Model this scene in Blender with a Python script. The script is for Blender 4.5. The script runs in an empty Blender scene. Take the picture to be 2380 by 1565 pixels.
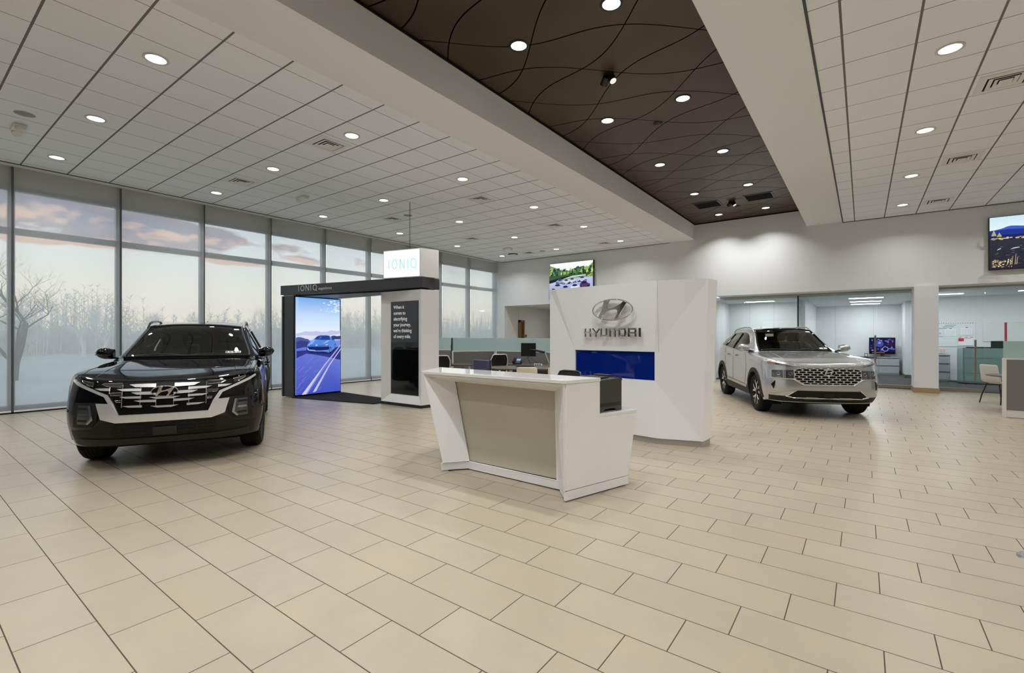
import bpy, bmesh, math, random
from mathutils import Vector, Matrix
from mathutils.bvhtree import BVHTree
PI = math.pi
scene = bpy.context.scene
C = scene.collection

# ---------------------------------------------------------------- camera
EYE = 1.485
FPX = 1096.41
YAW = math.radians(36.6246)
cam_data = bpy.data.cameras.new('camera')
cam_data.sensor_width = 36.0
cam_data.lens = 36.0 * FPX / 2380.0
cam_data.shift_y = -1.5 / 2380.0
cam_data.clip_end = 400
cam = bpy.data.objects.new('camera', cam_data)
cam.location = (0, 0, EYE)
cam.rotation_euler = (PI / 2, 0, YAW)
C.objects.link(cam)
scene.camera = cam

# ---------------------------------------------------------------- view
vs = scene.view_settings
vs.view_transform = 'Standard'
vs.look = 'None'
vs.gamma = 1.0
vs.use_curve_mapping = False
vs.exposure = 0.0
DOWN_POWER = 19.2         # watts of each recessed downlight
SKY = 1.7                # strength of the evening sky

# ---------------------------------------------------------------- node helper
class NT:
    """small wrapper that writes node maths in a readable way"""
    def __init__(self, nt):
        self.nt = nt
        nt.nodes.clear()
    def node(self, kind, **kw):
        n = self.nt.nodes.new(kind)
        for k, v in kw.items():
            setattr(n, k, v)
        return n
    def put(self, sock, v):
        if isinstance(v, bpy.types.NodeSocket):
            self.nt.links.new(v, sock)
        elif v is not None:
            try:
                sock.default_value = v
            except Exception:
                sock.default_value = (v[0], v[1], v[2])
    def m(self, op, a, b=None, c=None, clamp=False):
        n = self.node('ShaderNodeMath', operation=op, use_clamp=clamp)
        self.put(n.inputs[0], a)
        if b is not None: self.put(n.inputs[1], b)
        if c is not None: self.put(n.inputs[2], c)
        return n.outputs[0]
    def mix(self, fac, a, b):
        n = self.node('ShaderNodeMix', data_type='RGBA')
        self.put(n.inputs[0], fac)
        self.put(n.inputs[6], a if isinstance(a, bpy.types.NodeSocket) else (*a[:3], 1))
        self.put(n.inputs[7], b if isinstance(b, bpy.types.NodeSocket) else (*b[:3], 1))
        return n.outputs[2]
    def noise(self, vec, scale, detail=3.0, rough=0.55):
        n = self.node('ShaderNodeTexNoise')
        if vec is not None: self.put(n.inputs['Vector'], vec)
        n.inputs['Scale'].default_value = scale
        n.inputs['Detail'].default_value = detail
        n.inputs['Roughness'].default_value = rough
        return n.outputs[0]
    def obj_xyz(self):
        tc = self.node('ShaderNodeTexCoord')
        s = self.node('ShaderNodeSeparateXYZ')
        self.nt.links.new(tc.outputs['Object'], s.inputs[0])
        return s.outputs[0], s.outputs[1], s.outputs[2], tc.outputs['Object']
    def ramp(self, fac, stops):
        n = self.node('ShaderNodeValToRGB')
        cr = n.color_ramp
        while len(cr.elements) < len(stops): cr.elements.new(0.5)
        for e, (p, c) in zip(cr.elements, stops):
            e.position = p
            e.color = (*c[:3], 1)
        self.put(n.inputs[0], fac)
        return n.outputs[0]

def srgb(r, g, b):
    f = lambda v: (v / 255 / 12.92) if v / 255 <= 0.04045 else ((v / 255 + 0.055) / 1.055) ** 2.4
    return (f(r), f(g), f(b))

def principled(name, col, rough=0.5, metal=0.0, spec=0.5, coat=0.0, emit=None, estr=0.0, alpha=1.0):
    m = bpy.data.materials.new(name)
    m.use_nodes = True
    b = m.node_tree.nodes['Principled BSDF']
    b.inputs['Base Color'].default_value = (*col[:3], 1)
    b.inputs['Roughness'].default_value = rough
    b.inputs['Metallic'].default_value = metal
    b.inputs['Specular IOR Level'].default_value = spec
    b.inputs['Coat Weight'].default_value = coat
    b.inputs['Coat Roughness'].default_value = 0.03
    if emit is not None:
        b.inputs['Emission Color'].default_value = (*emit[:3], 1)
        b.inputs['Emission Strength'].default_value = estr
    return m

def glow(name, col, s):
    m = bpy.data.materials.new(name)
    m.use_nodes = True
    t = NT(m.node_tree)
    e = t.node('ShaderNodeEmission')
    e.inputs[0].default_value = (*col[:3], 1)
    e.inputs[1].default_value = s
    o = t.node('ShaderNodeOutputMaterial')
    m.node_tree.links.new(e.outputs[0], o.inputs[0])
    return m

def pane(name, tint, refl=1.0, haze=0.0, hazecol=(0.8, 0.9, 0.88), ior=1.45):
    """thin architectural glass: tinted see-through plus mirror by Fresnel, plus a milky share"""
    m = bpy.data.materials.new(name)
    m.use_nodes = True
    t = NT(m.node_tree)
    tr = t.node('ShaderNodeBsdfTransparent'); tr.inputs[0].default_value = (*tint, 1)
    gl = t.node('ShaderNodeBsdfGlossy'); gl.inputs['Roughness'].default_value = 0.01
    gl.inputs[0].default_value = (1, 1, 1, 1)
    fr = t.node('ShaderNodeFresnel'); fr.inputs[0].default_value = ior
    f = t.m('MULTIPLY', fr.outputs[0], refl, clamp=True)
    base = tr.outputs[0]
    if haze > 0:
        df = t.node('ShaderNodeBsdfDiffuse'); df.inputs[0].default_value = (*hazecol, 1)
        tl = t.node('ShaderNodeBsdfTranslucent'); tl.inputs[0].default_value = (*hazecol, 1)
        mm = t.node('ShaderNodeMixShader'); mm.inputs[0].default_value = 0.5
        m.node_tree.links.new(df.outputs[0], mm.inputs[1]); m.node_tree.links.new(tl.outputs[0], mm.inputs[2])
        mx = t.node('ShaderNodeMixShader'); mx.inputs[0].default_value = haze
        m.node_tree.links.new(tr.outputs[0], mx.inputs[1]); m.node_tree.links.new(mm.outputs[0], mx.inputs[2])
        base = mx.outputs[0]
    ms = t.node('ShaderNodeMixShader')
    t.put(ms.inputs[0], f)
    m.node_tree.links.new(base, ms.inputs[1]); m.node_tree.links.new(gl.outputs[0], ms.inputs[2])
    o = t.node('ShaderNodeOutputMaterial')
    m.node_tree.links.new(ms.outputs[0], o.inputs[0])
    return m

# ---------------------------------------------------------------- world: dusk sky with broken cloud
world = bpy.data.worlds.new('evening_sky')
scene.world = world
world.use_nodes = True
w = NT(world.node_tree)
tc = w.node('ShaderNodeTexCoord')
sep = w.node('ShaderNodeSeparateXYZ')
world.node_tree.links.new(tc.outputs['Generated'], sep.inputs[0])
elev = sep.outputs[2]
skycol = w.ramp(w.m('MULTIPLY_ADD', elev, 1.6, 0.1, clamp=True), [
    (0.0, srgb(196, 196, 196)), (0.10, srgb(247, 226, 204)), (0.22, srgb(240, 232, 222)),
    (0.42, srgb(216, 226, 236)), (1.0, srgb(176, 204, 232))])
# broken evening cloud west of the room: soft banks placed by direction, s = along the horizon, t = height
nx = w.m('MAXIMUM', w.m('MULTIPLY', sep.outputs[0], -1.0), 0.02)
cs = w.m('DIVIDE', sep.outputs[1], nx)
ct = w.m('DIVIDE', sep.outputs[2], nx)
BANKS = [(.16, .197, .13, .030, 1.0), (-.02, .185, .12, .03, .8), (.335, .184, .105, .026, 1.0), (.24, .155, .10, .012, .55), (.44, .147, .075, .012, .75),
         (.14, .146, .09, .010, .6), (.53, .19, .07, .012, .6), (.57, .167, .09, .010, .6), (.72, .182, .08, .018, .5), (.95, .19, .14, .02, .5), (-.3, .2, .2, .04, .8)]
def density(dt):
    t2 = w.m('SUBTRACT', ct, dt)
    c_ = w.node('ShaderNodeCombineXYZ')
    w.put(c_.inputs[0], w.m('MULTIPLY', cs, 11.0)); w.put(c_.inputs[1], w.m('MULTIPLY', t2, 24.0)); c_.inputs[2].default_value = 2.3
    acc = w.m('MULTIPLY', w.m('SUBTRACT', w.noise(c_.outputs[0], 1.0, 7.0, 0.6), 0.5), 1.7)
    for s0, t0, rs, rt, am in BANKS:
        q = w.m('ADD', w.m('POWER', w.m('ABSOLUTE', w.m('DIVIDE', w.m('SUBTRACT', cs, s0), rs)), 2.0), w.m('POWER', w.m('ABSOLUTE', w.m('DIVIDE', w.m('SUBTRACT', t2, t0), rt)), 2.0))
        acc = w.m('ADD', acc, w.m('MULTIPLY', w.m('EXPONENT', w.m('MULTIPLY', q, -1.0)), am))
    return acc
d0 = density(0.0)
d1 = density(0.012)
mask = w.ramp(d0, [(0.40, (0, 0, 0)), (0.60, (1, 1, 1))])
under = w.ramp(w.m('ADD', w.m('MULTIPLY', w.m('SUBTRACT', d0, d1), 1.2), 0.5), [(0.60, (0, 0, 0)), (0.95, (1, 1, 1))])
thin = w.ramp(d0, [(0.45, (1, 1, 1)), (0.95, (0, 0, 0))])
cloud = w.mix(w.m('MAXIMUM', w.m('MULTIPLY', under, 0.7), w.m('MULTIPLY', thin, 0.22)), srgb(136, 132, 152), srgb(244, 200, 172))
sky = w.mix(w.m('MULTIPLY', mask, 0.93), skycol, cloud)
bg = w.node('ShaderNodeBackground')
world.node_tree.links.new(sky, bg.inputs[0])
bg.inputs[1].default_value = SKY
wo = w.node('ShaderNodeOutputWorld')
world.node_tree.links.new(bg.outputs[0], wo.inputs[0])

# ---------------------------------------------------------------- mesh helper
class MB:
    def __init__(self):
        self.bm = bmesh.new()
    def poly(self, verts, faces):
        vv = [self.bm.verts.new(v) for v in verts]
        out = []
        for f in faces:
            try:
                out.append(self.bm.faces.new([vv[i] for i in f]))
            except ValueError:
                pass
        return vv
    def box(self, x0, x1, y0, y1, z0, z1):
        v = [(x0, y0, z0), (x1, y0, z0), (x1, y1, z0), (x0, y1, z0), (x0, y0, z1), (x1, y0, z1), (x1, y1, z1), (x0, y1, z1)]
        self.poly(v, [(0, 3, 2, 1), (4, 5, 6, 7), (0, 1, 5, 4), (1, 2, 6, 5), (2, 3, 7, 6), (3, 0, 4, 7)])
        return self
    def obox(self, c, ax, ay, az, hx, hy, hz):
        """oriented box from centre, three unit axes and half sizes"""
        c, ax, ay, az = Vector(c), Vector(ax), Vector(ay), Vector(az)
        v = []
        for sz in (-1, 1):
            for sx, sy in ((-1, -1), (1, -1), (1, 1), (-1, 1)):
                v.append(c + ax * hx * sx + ay * hy * sy + az * hz * sz)
        self.poly(v, [(0, 3, 2, 1), (4, 5, 6, 7), (0, 1, 5, 4), (1, 2, 6, 5), (2, 3, 7, 6), (3, 0, 4, 7)])
        return self
    def prism(self, pts, vec):
        """closed solid from a planar outline and a sweep vector"""
        n = len(pts); vec = Vector(vec)
        a = [Vector(p) for p in pts]
        v = a + [p + vec for p in a]
        f = [tuple(range(n - 1, -1, -1)), tuple(range(n, 2 * n))]
        f += [(i, (i + 1) % n, n + (i + 1) % n, n + i) for i in range(n)]
        self.poly(v, f)
        return self
    def loft(self, a, b):
        n = len(a)
        f = [tuple(range(n - 1, -1, -1)), tuple(range(n, 2 * n))]
        f += [(i, (i + 1) % n, n + (i + 1) % n, n + i) for i in range(n)]
        self.poly([Vector(p) for p in a] + [Vector(p) for p in b], f)
        return self
    def plan(self, pts, z0, z1):
        return self.prism([(x, y, z0) for x, y in pts], (0, 0, z1 - z0))
    @staticmethod
    def frame(d):
        d = Vector(d).normalized()
        u = d.cross(Vector((0, 0, 1)))
        if u.length < 1e-4: u = Vector((1, 0, 0))
        u.normalize()
        return u, d.cross(u).normalized(), d
    def cyl(self, p0, p1, r0, r1=None, n=24):
        r1 = r0 if r1 is None else r1
        p0, p1 = Vector(p0), Vector(p1)
        u, v, d = self.frame(p1 - p0)
        ring = lambda p, r: [p + (u * math.cos(2 * PI * i / n) + v * math.sin(2 * PI * i / n)) * r for i in range(n)]
        self.loft(ring(p0, r0), ring(p1, r1))
        return self
    def tube(self, pts, r, n=8, closed=False):
        pts = [Vector(p) for p in pts]
        N = len(pts)
        rings = []
        for i, p in enumerate(pts):
            a = pts[(i - 1) % N] if (closed or i > 0) else p
            b = pts[(i + 1) % N] if (closed or i < N - 1) else p
            u, v, d = self.frame(b - a)
            rr = r[i] if isinstance(r, (list, tuple)) else r
            rings.append([self.bm.verts.new(p + (u * math.cos(2 * PI * k / n) + v * math.sin(2 * PI * k / n)) * rr) for k in range(n)])
        M = N if closed else N - 1
        for i in range(M):
            A, B = rings[i], rings[(i + 1) % N]
            for k in range(n):
                try: self.bm.faces.new((A[k], A[(k + 1) % n], B[(k + 1) % n], B[k]))
                except ValueError: pass
        if not closed:
            for R in (rings[0][::-1], rings[-1]):
                try: self.bm.faces.new(R)
                except ValueError: pass
        return self
    def lathe(self, prof, n=32, mat=None, close=False):
        """profile of (r, h) turned about +Z (then moved by mat)"""
        rings = []
        for r, h in prof:
            rings.append([self.bm.verts.new((r * math.cos(2 * PI * k / n), r * math.sin(2 * PI * k / n), h)) for k in range(n)])
        new = [v for R in rings for v in R]
        m = len(rings)
        for i in range(m if close else m - 1):
            A, B = rings[i], rings[(i + 1) % m]
            for k in range(n):
                self.bm.faces.new((A[k], A[(k + 1) % n], B[(k + 1) % n], B[k]))
        if not close:
            for R in (rings[0][::-1], rings[-1]):
                self.bm.faces.new(R)
        if mat is not None:
            bmesh.ops.transform(self.bm, matrix=mat, verts=new)
        return self
    def sphere(self, c, rx, ry=None, rz=None, u=16, v=10):
        ry = rx if ry is None else ry; rz = rx if rz is None else rz
        bmesh.ops.create_uvsphere(self.bm, u_segments=u, v_segments=v, radius=1.0,
                                  matrix=Matrix.Translation(Vector(c)) @ Matrix.Diagonal((rx, ry, rz, 1)))
        return self
    def build(self, name, mat, parent=None, bevel=0.0, smooth=None, seg=2, loc=None, rotz=None):
        bm = self.bm
        bmesh.ops.remove_doubles(bm, verts=bm.verts, dist=1e-6)
        bmesh.ops.recalc_face_normals(bm, faces=bm.faces)
        me = bpy.data.meshes.new(name)
        bm.to_mesh(me); bm.free()
        return finish(me, name, mat, parent, bevel, smooth, seg, loc, rotz)

def finish(me, name, mat, parent=None, bevel=0.0, smooth=None, seg=2, loc=None, rotz=None):
    if mat is not None: me.materials.append(mat)
    o = bpy.data.objects.new(name, me)
    C.objects.link(o)
    if parent is not None: o.parent = parent
    if loc is not None: o.location = loc
    if rotz is not None: o.rotation_euler = (0, 0, rotz)
    if smooth is not None:
        me.polygons.foreach_set('use_smooth', [True] * len(me.polygons))
        me.set_sharp_from_angle(angle=math.radians(smooth))
    if bevel > 0:
        b = o.modifiers.new('bevel', 'BEVEL')
        b.width = bevel; b.segments = seg; b.limit_method = 'ANGLE'; b.angle_limit = math.radians(35)
        if smooth is None:
            me.polygons.foreach_set('use_smooth', [True] * len(me.polygons))
            me.set_sharp_from_angle(angle=math.radians(30))
            b.harden_normals = False
    return o

def tag(o, label=None, cat=None, group=None, kind=None):
    if label: o['label'] = label
    if cat: o['category'] = cat
    if group: o['group'] = group
    if kind: o['kind'] = kind
    return o

def thing(name, label, cat, loc=(0, 0, 0), rotz=0.0, group=None):
    o = bpy.data.objects.new(name, None)
    o.empty_display_size = 0.1
    C.objects.link(o)
    o.location = loc; o.rotation_euler = (0, 0, rotz)
    return tag(o, label, cat, group)

def struct(o, label=None):
    o['kind'] = 'structure'
    if label: o['label'] = label
    return o

def dup(root, loc, rotz=None, label=None, scale=None):
    r = root.copy(); C.objects.link(r); r.location = loc
    if rotz is not None: r.rotation_euler = (0, 0, rotz)
    if scale is not None: r.scale = scale
    if label: r['label'] = label
    for ch in list(root.children):
        if ch.type == 'LIGHT': continue
        c = ch.copy(); C.objects.link(c); c.parent = r
        for g in list(ch.children):
            d = g.copy(); C.objects.link(d); d.parent = c
    return r

def text_mesh(name, body, size, mat, parent, origin, xaxis, yaxis, depth=0.002, spacing=1.0):
    """flat lettering with its baseline start at origin"""
    cu = bpy.data.curves.new(name, 'FONT')
    cu.body = body; cu.size = size; cu.extrude = depth; cu.space_character = spacing; cu.resolution_u = 4
    tmp = bpy.data.objects.new(name, cu)
    C.objects.link(tmp)
    dg = bpy.context.evaluated_depsgraph_get()
    me = bpy.data.meshes.new_from_object(tmp.evaluated_get(dg))
    bpy.data.objects.remove(tmp); bpy.data.curves.remove(cu)
    x, y = Vector(xaxis).normalized(), Vector(yaxis).normalized()
    z = x.cross(y)
    M = Matrix((x, y, z)).transposed().to_4x4()
    M.translation = Vector(origin)
    me.transform(M)
    me.materials.clear()
    return finish(me, name, mat, parent)

# flat pictures (screens, lit posters): coloured facets on a panel, given off as light or printed
def picture_material(name, strength, printed=False):
    m = bpy.data.materials.new(name)
    m.use_nodes = True
    t = NT(m.node_tree)
    at = t.node('ShaderNodeAttribute', attribute_name='Col')
    o = t.node('ShaderNodeOutputMaterial')
    if printed:
        b = t.node('ShaderNodeBsdfPrincipled'); b.inputs['Roughness'].default_value = 0.6
        m.node_tree.links.new(at.outputs[0], b.inputs['Base Color'])
        m.node_tree.links.new(b.outputs[0], o.inputs[0])
    else:
        e = t.node('ShaderNodeEmission'); e.inputs[1].default_value = strength
        m.node_tree.links.new(at.outputs[0], e.inputs[0])
        m.node_tree.links.new(e.outputs[0], o.inputs[0])
    return m

class Pic:
    """layers of flat coloured shapes in panel coordinates u, v (0..1)"""
    def __init__(self, origin, ux, vy, normal, lift=0.0004):
        self.o, self.ux, self.vy, self.n = Vector(origin), Vector(ux), Vector(vy), Vector(normal).normalized()
        self.bm = bmesh.new()
        self.cl = self.bm.loops.layers.float_color.new('Col')
        self.k = 0; self.lift = lift
    def P(self, u, v):
        return self.o + self.ux * u + self.vy * v + self.n * (self.k * self.lift)
    def shape(self, pts, col):
        self.k += 1
        vs_ = [self.bm.verts.new(self.P(u, v)) for u, v in pts]
        f = self.bm.faces.new(vs_)
        cols = col if isinstance(col, list) else [col] * len(pts)
        for l, c in zip(f.loops, cols):
            l[self.cl] = (*c, 1)
        return self
    def rect(self, u0, u1, v0, v1, col, col2=None):
        c2 = col if col2 is None else col2
        return self.shape([(u0, v0), (u1, v0), (u1, v1), (u0, v1)], [col, col, c2, c2])
    def blob(self, u, v, ru, rv, col, n=10, jag=0.0, rnd=None):
        pts = []
        for i in range(n):
            j = 1 + (rnd.uniform(-jag, jag) if rnd else 0)
            pts.append((u + ru * j * math.cos(2 * PI * i / n), v + rv * j * math.sin(2 * PI * i / n)))
        return self.shape(pts, col)
    def build(self, name, mat, parent):
        bmesh.ops.recalc_face_normals(self.bm, faces=self.bm.faces)
        me = bpy.data.meshes.new(name)
        self.bm.to_mesh(me); self.bm.free()
        return finish(me, name, mat, parent)
# ---------------------------------------------------------------- shared materials
M = {}
M['wall'] = principled('wall_paint', srgb(230, 231, 232), 0.75, spec=0.25)
M['drywall'] = principled('ceiling_drywall', srgb(230, 231, 230), 0.8, spec=0.2)
M['office'] = principled('office_panel_wall', srgb(230, 231, 233), 0.35, spec=0.35)
M['alu'] = principled('anodised_aluminium', srgb(150, 154, 158), 0.42, 0.75)
M['mullion'] = principled('grey_mullion', srgb(104, 107, 112), 0.45, 0.4)
M['steel'] = principled('brushed_steel', srgb(176, 172, 164), 0.3, 1.0)
M['chrome'] = principled('chrome', srgb(232, 232, 232), 0.06, 1.0)
M['satin'] = principled('satin_silver', srgb(186, 184, 180), 0.3, 0.85)
M['black'] = principled('black_plastic', srgb(30, 30, 31), 0.45)
M['blackmatte'] = principled('matte_black', srgb(18, 18, 18), 0.8, spec=0.2)
M['gloss_black'] = principled('gloss_black', srgb(10, 10, 12), 0.06, spec=0.6)
M['charcoal'] = principled('charcoal_panel', srgb(62, 62, 66), 0.5)
M['white'] = principled('white_laminate', srgb(245, 245, 245), 0.22, spec=0.5)
M['whitegloss'] = principled('white_gloss', srgb(242, 241, 238), 0.08, spec=0.5, coat=0.4)
M['lattice'] = principled('white_metal_trim', srgb(228, 226, 222), 0.5)
M['dark_trim'] = principled('dark_bronze_trim', srgb(36, 33, 30), 0.5, 0.3)
M['carpet'] = principled('grey_carpet', srgb(78, 80, 84), 0.95, spec=0.1)
M['basebd'] = principled('grey_vinyl_base', srgb(84, 86, 88), 0.6)
M['tan'] = principled('tan_tile_base', srgb(168, 140, 106), 0.5)
M['wood'] = principled('oak_door', srgb(146, 112, 74), 0.45)
M['rubber'] = principled('tyre_rubber', srgb(26, 26, 27), 0.8, spec=0.25)
M['greyfabric'] = principled('grey_panel_fabric', srgb(128, 126, 124), 0.9, spec=0.1)
M['seatfabric'] = principled('black_mesh_fabric', srgb(44, 43, 42), 0.85, spec=0.15)
M['cream'] = principled('cream_plastic', srgb(222, 214, 188), 0.45)
M['filegrey'] = principled('file_cabinet_grey', srgb(178, 180, 188), 0.4)
M['paper'] = principled('paper', srgb(238, 238, 236), 0.8)
M['lens'] = glow('downlight_lens', (1.0, 0.97, 0.92), 6.0)
M['panelglow'] = glow('office_light_diffuser', (0.93, 0.97, 1.0), 7.0)
M['officeglass'] = pane('office_glass', (0.93, 0.97, 0.955), 0.9)
M['winglass'] = pane('window_glass', (0.95, 0.98, 0.97), 0.3)
M['frosted'] = pane('frosted_green_glass', (0.78, 0.88, 0.87), 0.7, 0.62, (0.70, 0.83, 0.82))

# desk wood with a streaky grain
m = principled('dark_walnut', srgb(84, 72, 64), 0.4); M['walnut'] = m
t = m.node_tree
tcn = t.nodes.new('ShaderNodeTexCoord'); mp = t.nodes.new('ShaderNodeMapping'); mp.inputs['Scale'].default_value = (3, 40, 3)
nz = t.nodes.new('ShaderNodeTexNoise'); nz.inputs['Scale'].default_value = 2.0; nz.inputs['Detail'].default_value = 4
rp = t.nodes.new('ShaderNodeValToRGB')
rp.color_ramp.elements[0].color = (*srgb(62, 52, 46), 1); rp.color_ramp.elements[1].color = (*srgb(112, 98, 86), 1)
t.links.new(tcn.outputs['Object'], mp.inputs[0]); t.links.new(mp.outputs[0], nz.inputs[0]); t.links.new(nz.outputs[0], rp.inputs[0])
t.links.new(rp.outputs[0], t.nodes['Principled BSDF'].inputs['Base Color'])

def out_principled(t, col, rough, spec=0.5, bump=None, bstr=0.2):
    b = t.node('ShaderNodeBsdfPrincipled')
    t.put(b.inputs['Base Color'], col)
    t.put(b.inputs['Roughness'], rough)
    b.inputs['Specular IOR Level'].default_value = spec
    if bump is not None:
        bp = t.node('ShaderNodeBump'); bp.inputs['Strength'].default_value = bstr; bp.inputs['Distance'].default_value = 0.002
        t.put(bp.inputs['Height'], bump); t.nt.links.new(bp.outputs[0], b.inputs['Normal'])
    o = t.node('ShaderNodeOutputMaterial')
    t.nt.links.new(b.outputs[0], o.inputs[0])

# floor: 615 x 306 mm porcelain, each course shifted by a third
m = bpy.data.materials.new('porcelain_tile'); m.use_nodes = True; t = NT(m.node_tree); M['floor'] = m
X, Y, Z, V = t.obj_xyz()
rr = t.m('DIVIDE', t.m('SUBTRACT', Y, 0.375), 0.3065)
row = t.m('FLOOR', rr); fv = t.m('FRACT', rr)
uu = t.m('DIVIDE', t.m('SUBTRACT', t.m('ADD', X, 3.2), t.m('MULTIPLY', row, 0.205)), 0.615)
col_i = t.m('FLOOR', uu); fu = t.m('FRACT', uu)
du = t.m('MULTIPLY', t.m('MINIMUM', fu, t.m('SUBTRACT', 1.0, fu)), 0.615)
dv = t.m('MULTIPLY', t.m('MINIMUM', fv, t.m('SUBTRACT', 1.0, fv)), 0.3065)
d = t.m('MINIMUM', du, dv)
grout = t.m('LESS_THAN', d, 0.0027)
cb = t.node('ShaderNodeCombineXYZ'); t.put(cb.inputs[0], col_i); t.put(cb.inputs[1], row)
wn = t.node('ShaderNodeTexWhiteNoise', noise_dimensions='3D'); t.nt.links.new(cb.outputs[0], wn.inputs[0])
nz = t.noise(V, 1.7, 4.0, 0.6)
nf = t.noise(V, 14.0, 4.0, 0.6)
tilec = t.ramp(t.m('ADD', t.m('MULTIPLY', nz, 0.75), t.m('MULTIPLY', nf, 0.25)), [(0.32, srgb(167, 157, 137)), (0.52, srgb(175, 164, 143)), (0.7, srgb(182, 166, 141))])
tilec = t.mix(t.m('MULTIPLY', wn.outputs[0], 0.45), tilec, srgb(168, 153, 129))
colf = t.mix(grout, tilec, srgb(70, 62, 49))
rough = t.m('ADD', t.m('MULTIPLY', grout, 0.5), t.m('ADD', t.m('MULTIPLY', nf, 0.12), 0.27))
out_principled(t, colf, rough, 0.45, t.m('MINIMUM', d, 0.004), 0.15)

def ceiling_tile(name, heavy_axis):
    m = bpy.data.materials.new(name); m.use_nodes = True; t = NT(m.node_tree)
    X, Y, Z, V = t.obj_xyz()
    if heavy_axis == 'x':      # wide reveals run along X, hairlines along Y
        a = t.m('FRACT', t.m('DIVIDE', t.m('SUBTRACT', Y, 1.61 - 0.655 * 40), 0.655)); wa, pa = 0.0115, 0.655
        b = t.m('FRACT', t.m('DIVIDE', t.m('ADD', X, 5.62 + 0.634 * 40), 0.634)); wb, pb = 0.0046, 0.634
    else:
        a = t.m('FRACT', t.m('DIVIDE', t.m('SUBTRACT', X, -0.18 - 0.655 * 40), 0.655)); wa, pa = 0.0115, 0.655
        b = t.m('FRACT', t.m('DIVIDE', t.m('SUBTRACT', Y, 1.61 - 0.655 * 40), 0.655)); wb, pb = 0.005, 0.655
    da = t.m('MULTIPLY', t.m('MINIMUM', a, t.m('SUBTRACT', 1.0, a)), pa)
    db = t.m('MULTIPLY', t.m('MINIMUM', b, t.m('SUBTRACT', 1.0, b)), pb)
    la = t.m('LESS_THAN', da, wa); lb = t.m('LESS_THAN', db, wb)
    n = t.noise(V, 160.0, 2.0, 0.6)
    base = t.ramp(n, [(0.35, srgb(232, 235, 238)), (0.6, srgb(241, 243, 246))])
    c = t.mix(lb, base, srgb(104, 102, 98))
    c = t.mix(la, c, srgb(118, 117, 112))
    out_principled(t, c, 0.9, 0.15, n, 0.12)
    return m
M['tileL'] = ceiling_tile('acoustic_tile_left', 'x')
M['tileR'] = ceiling_tile('acoustic_tile_right', 'y')

# dark raised ceiling: bronze panels cut along two families of waves
m = bpy.data.materials.new('bronze_wave_panels'); m.use_nodes = True; t = NT(m.node_tree); M['bronze'] = m
X, Y, Z, V = t.obj_xyz()
def wave_lines(sgn, base, phase, amp):
    v = t.m('DIVIDE', t.m('SUBTRACT', t.m('ADD', Y, t.m('MULTIPLY', X, 0.61 * sgn)), base), 0.965)
    n = t.m('ROUND', v)
    s = t.m('SINE', t.m('ADD', t.m('MULTIPLY', t.m('ADD', X, phase), 2 * PI / 2.6), t.m('MULTIPLY', n, PI)))
    dd = t.m('ABSOLUTE', t.m('SUBTRACT', t.m('SUBTRACT', v, n), t.m('MULTIPLY', s, amp)))
    return t.m('LESS_THAN', dd, 0.0105)
l1 = wave_lines(-1.0, 6.957, 2.97, -0.19)
l2 = wave_lines(1.0, 4.84, 3.4, -0.2)
ln = t.m('MAXIMUM', l1, l2)
nn = t.noise(V, 0.9, 2.0, 0.5)
bc = t.ramp(nn, [(0.3, srgb(68, 54, 39)), (0.7, srgb(80, 65, 48))])
bc = t.mix(ln, bc, srgb(8, 6, 4))
b = t.node('ShaderNodeBsdfPrincipled')
t.put(b.inputs['Base Color'], bc); t.put(b.inputs['Roughness'], t.m('MULTIPLY_ADD', ln, 0.5, 0.42)); t.put(b.inputs['Metallic'], t.m('MULTIPLY_ADD', ln, -0.35, 0.35)); t.put(b.inputs['Specular IOR Level'], t.m('MULTIPLY_ADD', ln, -0.5, 0.5))
o = t.node('ShaderNodeOutputMaterial'); t.nt.links.new(b.outputs[0], o.inputs[0])

# translucent roller shade cloth
m = bpy.data.materials.new('shade_cloth'); m.use_nodes = True; t = NT(m.node_tree); M['shade'] = m
tr = t.node('ShaderNodeBsdfTransparent'); tr.inputs[0].default_value = (1, 1, 1, 1)
df = t.node('ShaderNodeBsdfDiffuse'); df.inputs[0].default_value = (*srgb(222, 222, 220), 1)
tl = t.node('ShaderNodeBsdfTranslucent'); tl.inputs[0].default_value = (*srgb(222, 224, 226), 1)
gl = t.node('ShaderNodeBsdfGlossy'); gl.inputs['Roughness'].default_value = 0.18
a = t.node('ShaderNodeMixShader'); a.inputs[0].default_value = 0.42
t.nt.links.new(df.outputs[0], a.inputs[1]); t.nt.links.new(tl.outputs[0], a.inputs[2])
g = t.node('ShaderNodeMixShader'); g.inputs[0].default_value = 0.03
t.nt.links.new(a.outputs[0], g.inputs[1]); t.nt.links.new(gl.outputs[0], g.inputs[2])
s = t.node('ShaderNodeMixShader'); s.inputs[0].default_value = 0.34
t.nt.links.new(tr.outputs[0], s.inputs[1]); t.nt.links.new(g.outputs[0], s.inputs[2])
o = t.node('ShaderNodeOutputMaterial'); t.nt.links.new(s.outputs[0], o.inputs[0])

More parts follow.
